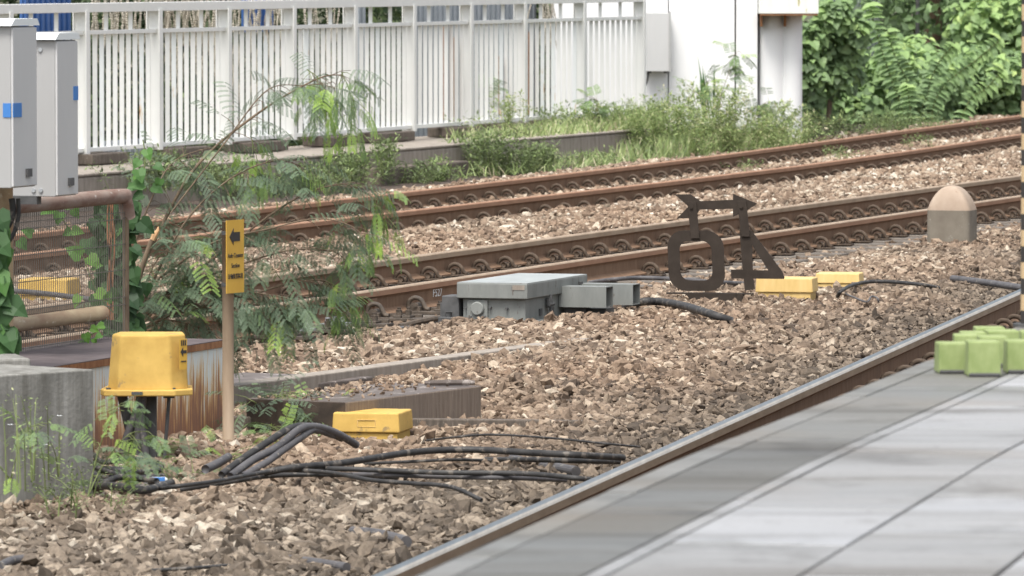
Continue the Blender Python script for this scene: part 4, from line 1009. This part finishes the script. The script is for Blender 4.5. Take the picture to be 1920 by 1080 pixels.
# hanging fresh sprays of the same shrub species
for i, (L_, lb) in enumerate([([(640,135),(655,170),(660,215),(655,255)], 'bright green drooping spray in front of the white fence'),
                             ([(470,255),(480,290),(487,330),(485,345)], 'yellow-green drooping spray before the concrete wall'),
                             ([(690,350),(708,370),(716,400),(722,430)], 'bright green drooping spray over the farthest rails'),
                             ([(670,400),(684,430),(692,465)], 'pale green spray hanging over the middle track ballast'),
                             ([(620,530),(640,545),(650,565),(655,580)], 'small bright spray above the switch chairs'),
                             ([(575,130),(600,150),(612,190),(600,220)], 'loose green spray hanging before the fence bars')]):
    pts = PP(L_, D + .3)
    feather_plant('leafy_spray', lb, 'foliage spray', [(pts[0], pts, .003, 1.0)], D, dens=60 if i != 4 else 60, tintf=lambda f_, p: min(1, .82 + random.gauss(0, .1)), start=.0, leafL=(.08, .14), droop=1.6, pl_=.05, nl=10, npair=5, stem='stem_green')
# broken branch
pts = PP([(236,640),(250,560),(270,490),(283,455),(288,445)], D - .25); m = MB(); m.tube(smooth_pts(pts, 5), [.016]*8 + [.014]*8 + [.012]*5, 9)
o = m.build('broken_branch', M['bark'], smooth=True); tag(o, 'bare broken branch with a splintered pale end', 'branch')
m = MB(); pq = PP([(286,450),(290,441),(296,432),(297,425)], D - .25); m.tube(pq, [.016, .018, .010, .003], 7); m.build('splintered_tip', M['wood_fresh'], o)
# small feather plants nearer
def small(px, py, Y, spread, hgt_, n_, lb, t0_=.45, name='seedling', dens=24, leafL=(.08,.15)):
    br = []; base = PY(px, py, Y)
    for i in range(n_):
        a = random.uniform(-spread, spread); h_ = random.uniform(.5, 1) * hgt_
        br.append((base, [base, PY(px + a*.3, py - h_*.45, Y + random.uniform(-.1,.1)), PY(px + a*.75, py - h_*.85, Y + random.uniform(-.2,.2)), PY(px + a*1.1, py - h_*.9, Y + random.uniform(-.2,.2))], .004, 1.0))
    feather_plant(name, lb, 'weed', br, Y, dens=dens, tintf=lambda f_, p: min(1, max(0, t0_ + random.gauss(0, .15))), leafL=leafL, pl_=.045, nl=9, npair=5, stem='stem_green', start=.2, lw=.0026)
small(165, 930, 29.6, 100, 260, 2, 'spindly feathery weed growing up the streaked concrete block', .62)
small(20, 900, 29.0, 100, 140, 2, 'bushy feathery weed in the corner before the concrete block', .6)
small(215, 920, 31.3, 70, 70, 5, 'feathery seedling among the tangled cables', .45, dens=26)
small(290, 925, 31.5, 80, 60, 8, 'low feathery weed around the crumpled packet', .5, dens=26)
small(420, 872, 32.6, 60, 24, 5, 'tiny bright weed at the foot of the tan post', .9)
small(500, 798, 34.5, 60, 90, 7, 'dark feathery weed drooping beside the low kerb', .18, leafL=(.14,.2))
small(590, 812, 34.6, 45, 70, 6, 'bright green weed left of the deep yellow cover', .85)
small(520, 830, 34.3, 70, 36, 7, 'low green weed between the kerb and the humped cables', .6)
# leafy weeds
def leafy(px, py, Y, wpx, hpx, n_, lb, cat='weed', name='weed', mat='weed', ls=(.02, .05), lw=.45, tint=.5, dsp=.4, stems=16, heart=False, group=None, tsd=.16, flowers=0):
    s = F / Y; base = PY(px, py, Y); root = empty(name, base, 0, lb, cat, group)
    st = MB(); fo = MB()
    per = max(1, n_ // stems)
    for i in range(stems):
        bx_ = random.gauss(0, .22) * wpx / s; by_ = random.gauss(0, dsp)
        h_ = random.uniform(.55, 1.05) * hpx / s * (1 - .5 * min(1, abs(bx_) / (wpx / s * .5 + 1e-6)) ** 2)
        lean = Vector((random.gauss(0, .25) * wpx / s * .5 + bx_ * .5, random.gauss(0, .12), 0))
        a = Vector((bx_, by_, -.03)); c_ = a + lean * .35 + Vector((0, 0, h_ * .6)); e = a + lean + Vector((0, 0, h_))
        sp2 = smooth_pts([a, c_, e], 5); st.tube(sp2, [.004 * (1 - .7 * k / (len(sp2)-1)) for k in range(len(sp2))], 4, cap=False)
        for k in range(per):
            f_ = random.uniform(.08, 1); j = min(len(sp2) - 2, int(f_ * (len(sp2) - 1))); b0_ = sp2[j].lerp(sp2[j+1], random.random())
            d = Vector((random.gauss(0, 1), random.gauss(0, 1), random.gauss(.25, .5))).normalized(); b0_ = b0_ + d * random.uniform(0, .07)
            l_ = random.uniform(*ls); leaf(fo, b0_, d, Vector((0, 0, 1)) + rv(.3), l_, l_ * lw, random.uniform(0, .5), min(1, max(0, tint + random.gauss(0, tsd))), heart)
    st.build('stems', M['stem_green'], root); fo.build('foliage', M[mat], root)
    if flowers:
        fl = MB()
        for k in range(flowers):
            c_ = Vector((random.gauss(0, .28) * wpx / s, random.gauss(0, .2), random.uniform(.3, .9) * hpx / s))
            for q_ in range(5): leaf(fl, c_, Vector((math.cos(q_*1.256), math.sin(q_*1.256), .2)), Vector((0,0,1)), .018, .012, 0, 1)
        fl.build('flowers', M['white_paint'], root)
    return root
leafy(50, 890, 28.8, 150, 170, 240, 'sparse small-leaved weed with white flowers before the concrete block', ls=(.012,.028), tint=.6, stems=12, flowers=4, name='flowering_weed')
leafy(150, 935, 29.4, 150, 60, 700, 'low scrubby weed along the foot of the concrete block', ls=(.012,.028), tint=.42, stems=16)
# weeds at wall and fence foot, Y from the wall line
def yw(px, off=0.0): return W(wu + off, tfor(wu + off, px, FB), 0, FB).y
spec = [
 (300, 352, .3, 200, 75, 2200, .38, 'scrubby weeds on the wall beside the mesh railing'),
 (650, 335, .3, 120, 60, 1800, .42, 'weeds spilling over the wall edge before the middle fence bays'),
 (830, 345, .4, 90, 50, 1300, .5, 'small weeds between the round tuft and the dense bush'),
 # px, py, off, w, h, n, tint, label
 (930, 335, .35, 190, 95, 5200, .38, 'dense dark-stemmed bush overhanging the wall below the fence middle'),
 (1010, 322, .4, 110, 62, 1800, .45, 'low weed mound right of the dense bush'),
 (760, 345, .3, 110, 45, 1500, .30, 'thin grey-green weeds at the wall foot'),
 (725, 320, .3, 60, 80, 900, .42, 'round leafy tuft on the wall face'),
 (560, 372, .3, 230, 70, 3000, .35, 'tangled scrub on the wall behind the feathery shrub'),
 (420, 350, .3, 120, 60, 1200, .35, 'scrub left of the bent black hose on the wall'),
 (1130, 312, .5, 150, 32, 900, .55, 'grassy weed clump where the wall meets the stones'),
 (1100, 250, -.7, 190, 60, 3000, .60, 'yellow-green weeds along the fence foot'),
 (1240, 288, .4, 190, 110, 5500, .66, 'tall grassy weeds hiding the end of the wall'),
 (1330, 285, .6, 240, 135, 7500, .76, 'bright grassy bank before the white building'),
 (1430, 280, .8, 180, 90, 4600, .66, 'trailing weeds spilling toward the farthest rail'),
 (1500, 262, 1.2, 120, 60, 1800, .50, 'seeding weeds at the corner of the white building'),
 (955, 255, -.7, 90, 90, 800, .72, 'light green sapling pushing through the fence foot'),
 (1560, 255, .0, 160, 45, 2400, .45, 'dull olive weeds right of the white building'),
 (1680, 245, .0, 170, 40, 2400, .45, 'olive weeds below the climbing vines'),
]
for (px, py, off, w_, h_, n_, tn_, lb) in spec:
    Y_ = yw(min(px, 1480), off) if px < 1500 else P(px, py, -.1).y + 1.5
    leafy(px, py, Y_, w_, h_, n_, lb, ls=(.03,.075), lw=.38, tint=tn_, stems=int(w_/4), dsp=.35, tsd=.17)
# grass on the bank (stuff)
gr = MB()
for k in range(9000):
    px = random.triangular(820, 1520, 1300); off = random.uniform(-.8, .9) 
    t_ = None
    Yb = 60 + 0; tt = wu + off
    # analytic column -> t
    ca, sa = math.cos(R(FB)), math.sin(R(FB)); kx = (px - 960) / F
    t_ = (kx * (-tt * sa) - tt * ca) / (sa - kx * ca); p0 = W(tt, t_, 0, FB)
    zt0 = .2 if (off < -.05 and px < 1245) else -.15
    if off >= -.05 and px < 1235 and random.random() < .82: continue
    if off < -.05 and px < 1235 and random.random() < .35: continue
    h_ = random.uniform(.08, .30) * (1.3 if px > 1150 else .8); l_ = Vector((random.gauss(0, .10), random.gauss(0, .08), h_)); w_ = Vector((.007, 0, 0))
    p0.z = zt0
    gr.add([p0 - w_, p0 + w_, p0 + l_ * .6 + w_ * .7, p0 + l_ * .6 - w_ * .7], [(0,1,2,3)], 0, min(1, max(0, random.gauss(.68, .2))))
    gr.add([p0 + l_ * .6 - w_ * .7, p0 + l_ * .6 + w_ * .7, p0 + l_ + Vector((random.gauss(0,.03), 0, -.02))], [(0,1,2)], 0, min(1, max(0, random.gauss(.65, .2))))
tag(gr.build('grass', M['weed']), 'wild grass growing along the wall and fence foot', 'grass', kind='stuff')
# tall blade tuft and saplings before the building
m = MB(); bt = PY(1326, 225, 87.0)
for k in range(8):
    dx = random.gauss(0, .05); h_ = random.uniform(.4, .95); a = Vector((dx, random.gauss(0,.04), 0)); tip = a + Vector((random.gauss(-.07, .06), 0, h_)); w_ = Vector((.016, .004, 0))
    m.add([a - w_*.6, a + w_*.6, (a+tip)/2 + w_, (a+tip)/2 - w_], [(0,1,2,3)], 0, .55); m.add([(a+tip)/2 - w_, (a+tip)/2 + w_, tip], [(0,1,2)], 0, .6)
root = empty('blade_grass', bt, 0, 'tall sword-bladed grass tuft before the white building', 'grass tuft'); m.build('blades', M['broad'], root)
for i, (a, lb) in enumerate([([(1345,215),(1352,180),(1365,140),(1374,108),(1385,95)], 'tall thin sapling against the white building'), ([(1270,230),(1290,190),(1310,165),(1330,150)], 'leaning sapling left of the sword-bladed tuft'),
                             ([(1400,250),(1420,215),(1440,190),(1465,210)], 'arching sapling by the building corner'), ([(915,270),(905,225),(895,190),(915,165)], 'thin sapling in front of the fence bars'), ([(1110,250),(1115,215),(1120,190),(1100,180)], 'pale sapling near the fence end')]):
    pts = [PY(x_, y_, 87.0 if i < 3 else 80 + i) for x_, y_ in a]
    feather_plant('sapling', lb, 'sapling', [(pts[0], pts, .006, 1.0)], 87, dens=26, tintf=lambda f_, p: min(1, max(0, .62 + random.gauss(0,.15))), leafL=(.14,.24), pl_=.09, nl=9, npair=6, lw=.005, start=.15, stem='bark', droop=.4)
# weeds between the far rails
for (a, lb, w_) in (((1385, 305), 'creeping weed between the farthest rails near the building', 90), ((1560, 288), 'small creeping weed between the farthest rails', 60), ((1725, 265), 'creeping weed between the farthest rails below the vines', 80)):
    leafy(a[0], a[1], P(a[0], a[1], -.15).y, w_, 18, 500, lb, ls=(.02,.05), tint=.5, stems=22, dsp=1.2, name='creeping_weed')
leafy(1290, 395, P(1290, 395, -.15).y, 0.01, 12, 12, 'single tiny weed in the pale ballast', ls=(.02,.03), stems=2) if False else None
# broad leaved vines on the left
def vine(pts, leaves, lb, Y, mat='broad', stemr=.004, name='vine', cat='vine'):
    pv = [PY(a, b_, Y) for a, b_ in pts]; root = empty(name, pv[0], 0, lb, cat); o0 = pv[0]
    m = MB(); m.tube(smooth_pts([p - o0 for p in pv], 6), stemr, 6); m.build('stem', M['stem_green'], root, smooth=True)
    f_ = MB()
    for (px, py, sz, ang, ti) in leaves:
        b0_ = PY(px, py, Y - .05 + random.uniform(-.08, .05)) - o0; d = Vector((math.cos(R(ang)), random.uniform(-.5, .1), math.sin(R(ang))))
        leaf(f_, b0_, d, Vector((random.gauss(0,.3), -.9, .5)), sz * Y / F, sz * Y / F * .95, .25, ti, heart=True)
    f_.build('leaves', M[mat], root); return root
vine([(108,395),(135,440),(155,480),(170,520),(190,560),(215,588)], [(98,392,26,200,.8),(112,398,26,-100,.75),(135,432,24,-10,.85),(134,432,20,-150,.75),(152,480,34,150,.8),(165,482,32,-40,.85),(172,500,22,10,.8),(150,555,26,-120,.9),(180,548,30,-30,.9),(205,545,30,-50,.45),(200,565,22,60,.8),(60,440,24,150,.7),(35,450,26,-50,.6),(100,365,30,180,.6),(120,385,28,20,.7),(138,392,22,-60,.8)],
     'thin vine with bright heart-shaped leaves crossing the wire mesh', 35.2)
lv = []
for k in range(60):
    y_ = random.uniform(395, 660); lim = 22 if y_ < 560 else 38
    lv.append((random.uniform(-25, lim - 18), y_, random.uniform(28, 52), random.uniform(-110, -30), min(1, max(0, random.gauss(.42, .16)))))
vine([(0,690),(6,600),(10,520),(4,430),(0,395)], lv, 'mass of broad green leaves climbing the cabinet pole', 31.7, stemr=.008)
lv = []
for k in range(240):
    y_ = random.uniform(370, 640); x_ = random.gauss(222, 17)
    lv.append((x_, y_, random.uniform(20, 42), random.uniform(-130, -20), min(1, max(0, random.gauss(.22, .14)))))
vine([(232,650),(215,560),(212,480),(218,400),(222,370)], lv, 'dark broad-leaved creeper smothering the end of the mesh railing', 36.0, stemr=.010)
lv = [(x_, y_, random.uniform(18,30), random.uniform(-180, 0), .6 + random.gauss(0,.12)) for x_, y_ in [(270,345),(250,330),(285,350),(262,300),(275,280),(258,318),(290,310),(268,365),(300,335),(240,350)]]
vine([(250,420),(262,370),(270,320),(272,290),(268,262)], lv, 'upright broad-leaved stem before the fence', 36.4)
lv = [(x_, y_, random.uniform(12,22), random.uniform(-180, 0), .8 + random.gauss(0,.1)) for x_, y_ in [(160,625),(175,635),(190,628),(150,640),(170,615),(195,610),(78,650)]]
vine([(150,650),(165,632),(180,622),(196,612)], lv, 'small bright creeper at the back of the dark tank top', 34.6, name='creeper')
# dead rusty twigs by the railing end
m = MB()
for k in range(5):
    x_ = random.uniform(203, 212); m.tube(smooth_pts([PY(x_ + random.uniform(-4,4), y_, 35.6) for y_ in (600, 540, 480, 430, 380)], 4), .006, 5)
o = m.build('dead_twigs', M['rust']); tag(o, 'rusty brown dead twigs twisted at the end of the mesh railing', 'twigs', kind='stuff')
# bent hose on the wall
m = MB(); Yh = yw(450, .1); m.tube(smooth_pts([PY(a, b_, Yh) for a, b_ in [(418,312),(430,308),(442,322),(446,345),(450,372)]], 6), .022, 8)
o = m.build('hose', M['black_rubber'], smooth=True); tag(o, 'bent black hose hanging over the concrete wall', 'hose')
# dead vine litter heap
leafy(480, 376, yw(480, .35), 140, 38, 1600, 'heap of dark dead vines at the wall foot', 'dead vines', 'dead_vines', ls=(.03,.07), lw=.2, tint=.05, stems=60, dsp=.3, tsd=.08)

# ------------------------------------------------------------------ vines and bushes at the right, beyond the farthest track
def clump(px, py, Y, wpx, hpx, n_, lb, mat='kudzu', tint=.5, ls=(.10,.2), heart=True, tsd=.17, name='bush', cat='bush', dep=1.1, core=True):
    s = F / Y; base = PY(px, py, Y); root = empty(name, base, 0, lb, cat); fo = MB(); rx, rz_ = wpx / s / 2, hpx / s
    # bumpy shell made of lobes
    lobes = [(Vector((random.uniform(-.8, .8) * rx, random.uniform(-.5, .5) * dep, random.uniform(.08, .88) * rz_)), random.uniform(.25, .5) * min(rx, rz_) + .12) for _ in range(14)]
    for k in range(n_):
        c_, r_ = random.choice(lobes); d = Vector((random.gauss(0,1), random.gauss(-.7,.8), random.gauss(.25,.8))).normalized()
        p = c_ + d * r_ * random.uniform(.7, 1.12)
        if p.z < -.02: continue
        l_ = random.uniform(*ls); dd = (d * .35 + Vector((random.gauss(0,.7), random.gauss(-.5,.3), random.gauss(-.55,.3)))).normalized()
        leaf(fo, p, dd, (d + Vector((0,-.3,.6)) + rv(.2)), l_, l_ * .9, .2, min(1, max(0, tint + .25 * (p.z / rz_ - .5) + random.gauss(0, tsd))), heart)
    fo.build('foliage', M[mat], root)
    st = MB()
    for (c_, r_) in lobes[:7]: st.tube(smooth_pts([Vector((c_.x*.2, c_.y*.2, -.1)), Vector((c_.x*.5, c_.y*.6, c_.z*.5)), c_], 4), [.03]*4 + [.02]*4 + [.01], 5)
    st.build('stems', M['bark'], root); return root
RB = 106.0
clump(1545, 235, 100, 130, 250, 1500, 'leafy climber hanging beside the building corner', tint=.40)
clump(1600, 238, 103, 200, 150, 1500, 'rounded bright-leaved bush right of the building', tint=.52)
clump(1690, 240, 105, 200, 110, 1400, 'lower bush at the centre of the overgrown slope', tint=.42)
clump(1800, 235, 106, 240, 150, 2000, 'spreading bush above the farthest rail bend', tint=.48)
clump(1880, 215, 108, 200, 240, 2200, 'tall bright bush at the picture edge beyond the striped pole', tint=.60)
clump(1770, 225, 112, 330, 300, 2400, 'tall dark bush behind the hanging leaf chains', tint=.28, name='background_bush')
clump(1630, 225, 114, 300, 330, 1500, 'high leafy tree canopy at the back of the slope', tint=.35, name='background_bush')
clump(1900, 225, 118, 360, 420, 2200, 'towering foliage behind the picture-edge bush', tint=.42, name='background_bush')
def chain(pts, lb, Y, n_, sz, tint=.42):
    pv = smooth_pts([PY(a, b_, Y) for a, b_ in pts], 10); root = empty('leaf_chain', pv[0], 0, lb, 'hanging vine', 'hanging leaf chains on the slope'); o0 = pv[0]
    m = MB(); m.tube([p - o0 for p in pv], .012, 5); m.build('stem', M['stem_green'], root)
    f_ = MB(); N_ = len(pv)
    for k in range(n_):
        x_ = k / n_ * (N_ - 1); i = min(N_ - 2, int(x_)); p = pv[i].lerp(pv[i+1], x_ - i) - o0; dr = (pv[i+1] - pv[i]).normalized(); sd = dr.cross(Vector((0,1,0))).normalized()
        for g_ in (-1, 1):
            d = (sd * g_ + dr * .1 + Vector((0, -.3, -.12)) + rv(.06)).normalized(); l_ = sz * random.uniform(.85, 1.15)
            leaf(f_, p + Vector((0, 0, random.uniform(-.03, .03))), d, Vector((0, -.65, 1)), l_, l_ * .62, .25, min(1, max(0, tint + .35 * (1 - k / n_) ** 3 + random.gauss(0, .07))), True)
    f_.build('leaves', M['kudzu'], root)
chain([(1632,10),(1640,50),(1655,100),(1672,150),(1690,200),(1700,235)], 'long chain of paired leaves hanging from the slope top', 101.5, 24, .19)
chain([(1665,60),(1680,110),(1700,150),(1715,200)], 'chain of paired leaves just right of the longest chain', 101.8, 16, .18, .35)
chain([(1875,75),(1840,105),(1800,135),(1770,160),(1750,200),(1748,240)], 'chain of paired leaves curving down from the right', 101.3, 22, .18)
chain([(1790,85),(1765,110),(1745,150),(1735,190),(1700,235)], 'chain of paired leaves curving down in the slope middle', 102.0, 16, .18, .35)
chain([(1700,160),(1705,190),(1710,240)], 'short low chain of paired leaves', 101.0, 9, .17, .45)
chain([(1880,130),(1850,165),(1820,185),(1800,230)], 'low chain of paired leaves near the picture edge', 101.2, 12, .18, .5)
# trunk, grey netting, distant posts
pv = PY(1745, 230, 109); root = empty('tree', pv, 0, 'brown tree trunk rising behind the leaf chains', 'tree'); m = MB(); m.tube(smooth_pts([(0,0,-.2), (-.03,0,.9), (.05,0,1.9), (0,0,3.6)], 5), [.18]*5+[.15]*5+[.12]*5+[.1], 12)
m.build('trunk', M['brown_net'], root, smooth=True)
fo = MB()
for k in range(2600):
    c_ = Vector((random.gauss(.2, 1.0), random.gauss(0, .9), 2.6 + random.gauss(0, .75))); leaf(fo, c_, rv(1), rv(1), .2, .12, .2, min(1, max(0, random.gauss(.3, .15))))
fo.build('crown', M['kudzu'], root)
pv = PY(1600, 225, 110.5); m = MB()
for k in range(34): m.box((-.45 + k*.027, 0, 1.6), (.012, .02, 3.4))
for k in range(40): m.box((0, .012, .1 + k*.08), (.92, .008, .012))
o = m.build('wire_netting', M['grey_panel'], loc=pv); tag(o, 'grey wire netting panel showing between the bushes', 'netting')
for (px, lb) in ((1720, 'dark upright post behind the leaf chains'), (1787, 'slim dark post near the slope centre')):
    m = MB(); m.tube([(0,0,-.2), (0,0,3.4)], .035, 8); o = m.build('post', M['machine_dark'], loc=PY(px, 225, 108)); tag(o, lb, 'post')
o = None
# ------------------------------------------------------------------ behind the white fence
def fp(px, off): 
    u = fu - off; ca, sa = math.cos(R(FB)), math.sin(R(FB)); kx = (px - 960) / F
    t_ = (kx * (-u * sa) - u * ca) / (sa - kx * ca); return W(u, t_, 0, FB)
HB = [(40, 3.0, 300, 'dark hedge behind the left end of the fence'), (230, 3.2, 330, 'hedge behind the second fence bays'), (420, 3.1, 330, 'hedge behind the fence bays above the tan post'), (610, 3.0, 300, 'olive hedge behind the middle fence bays'), (760, 3.3, 300, 'hedge before the grey panels'), (900, 4.4, 260, 'shaded hedge behind the last grey panels')]
for (px, off, w_, lb) in HB:
    p0 = fp(px, off); s = F / p0.y; root = empty('hedge', Vector((p0.x, p0.y, -.1)), 0, lb, 'hedge'); fo = MB()
    for k in range(3800):
        c_ = Vector((random.uniform(-.5, .5) * w_ / s, random.uniform(-.25, .7), random.uniform(0, 2.7))); c_.y += .25 * math.sin(c_.x * 5) + .15 * math.sin(c_.z * 4 + c_.x * 3)
        leaf(fo, c_, Vector((random.gauss(0,1), random.gauss(-.4,.6), random.gauss(-.2,.7))), rv(1), random.uniform(.08,.18), .07, .2, min(1, max(0, random.gauss(.55, .25))))
    fo.build('foliage', M['hedge'], root)
# pale beaded strands
def strands(x0, x1, n_, off, y1, y2, lb):
    p0 = fp((x0 + x1)/2, off); s = F / p0.y; root = empty('pale_strands', Vector((p0.x, p0.y, 0)), 0, lb, 'hanging strands'); m = MB()
    for k in range(n_):
        x_ = random.uniform(x0, x1); za = PY(x_, -60, p0.y).z; zb_ = PY(x_, random.uniform(y1, y2), p0.y).z; xx = (x_ - (x0+x1)/2) / s; z = za; ph = random.uniform(0, 6); dx = random.gauss(0, .05); yy = random.uniform(-.2, .2)
        while z > zb_:
            f_ = (za - z) / (za - zb_ + .01); c_ = Vector((xx + dx * f_ + .012 * math.sin(z * 14 + ph), yy, z)); r_ = random.uniform(.010, .019)
            m.add([c_ + Vector(v) * r_ for v in ((1,0,0),(-1,0,0),(0,1,0),(0,-1,0),(0,0,1.1),(0,0,-1.1))], [(0,2,4),(2,1,4),(1,3,4),(3,0,4),(2,0,5),(1,2,5),(3,1,5),(0,3,5)]); z -= r_ * 1.5
    m.build('strands', M['pale_strand'], root)
strands(168, 275, 26, 1.6, 60, 130, 'curtain of pale beaded strands behind the first fence bays')
strands(280, 405, 56, 1.6, 60, 190, 'thick curtain of pale beaded strands behind the third fence bay')
strands(425, 545, 26, 1.6, 50, 260, 'loose pale beaded strands behind the fourth fence bay')
strands(553, 660, 12, 1.6, 40, 200, 'few pale beaded strands left of the middle fence bay')
strands(1002, 1040, 14, 1.2, 40, 120, 'pale strands beside the left end of the white building')
def panel(x0, x1, off, y0, y1, mat, lb, name, cat, ribs=0):
    a = fp(x0, off); b_ = fp(x1, off); Ym = (a.y + b_.y)/2; zt_ = PY(0, y0, Ym).z; zb_ = PY(0, y1, Ym).z; d = b_ - a; an = math.atan2(d.y, d.x); L_ = d.length
    m = MB(); m.box((L_/2, 0, (zt_ + zb_)/2), (L_, .03, zt_ - zb_))
    for k in range(ribs): m.box((L_ * (k + .5) / ribs, -.03, (zt_ + zb_)/2), (L_ / ribs * .45, .03, zt_ - zb_))
    o = m.build(name, M[mat], loc=(a.x, a.y, 0), rz=an); tag(o, lb, cat); return o
panel(40, 130, 2.1, -60, 110, 'blue_sheet', 'blue ribbed sheet behind the left end of the fence', 'blue_sheet', 'sheet', 9)
panel(455, 510, 2.1, -60, 60, 'blue_sheet', 'blue sheet behind the fourth fence bay', 'blue_sheet', 'sheet', 5)
panel(665, 682, 2.0, -60, 300, 'grey_panel', 'narrow grey panel left of the rusty fence bars', 'metal_panel', 'panel', 2)
panel(770, 1002, 2.0, -60, 300, 'grey_panel', 'long blue-grey ribbed panel behind the rusty fence bars', 'metal_panel', 'panel', 26)
panel(195, 265, 1.5, 262, 330, 'grey_panel', 'low grey panel showing under the left fence bays', 'metal_panel', 'panel', 7)
panel(575, 640, 1.5, 238, 300, 'grey_panel', 'low grey panel showing under the middle fence bays', 'metal_panel', 'panel', 7)

ballast()
# ------------------------------------------------------------------ camera, light, world
cam = bpy.data.cameras.new('camera'); co = bpy.data.objects.new('camera', cam); COL.objects.link(co)
co.location = (0, 0, H); co.rotation_euler = (math.pi/2 - PIT, 0, 0)
cam.sensor_width = 36; cam.lens = 36 * F / 1920; cam.clip_start = .5; cam.clip_end = 5000
cam.dof.use_dof = True; cam.dof.focus_distance = 41; cam.dof.aperture_fstop = 11
S.camera = co
w = bpy.data.worlds.new('World'); S.world = w; w.use_nodes = True; nt = w.node_tree; bg = nt.nodes['Background']
sky = nt.nodes.new('ShaderNodeTexSky'); sky.sky_type = 'NISHITA'; sky.sun_disc = False; sky.sun_elevation = R(62); sky.sun_rotation = R(200)
sky.air_density = 1.0; sky.dust_density = 4.0; sky.ozone_density = 1.0
hs = nt.nodes.new('ShaderNodeHueSaturation'); hs.inputs['Saturation'].default_value = .35; nt.links.new(sky.outputs[0], hs.inputs['Color']); nt.links.new(hs.outputs[0], bg.inputs[0]); bg.inputs[1].default_value = .125
su = bpy.data.lights.new('sun', 'SUN'); su.energy = 1.5; su.angle = R(20); su.color = (1, .96, .90)
so_ = bpy.data.objects.new('sun', su); COL.objects.link(so_); so_.rotation_euler = (R(28), 0, R(200 - 180 + 0))
so_.rotation_euler = Euler((R(28), 0, R(-20)))
S.view_settings.view_transform = 'Standard'; S.view_settings.look = 'None'; S.view_settings.exposure = 1.06; S.view_settings.gamma = 1
S.cycles.max_bounces = 6; S.cycles.use_denoising = True; S.cycles.transparent_max_bounces = 4
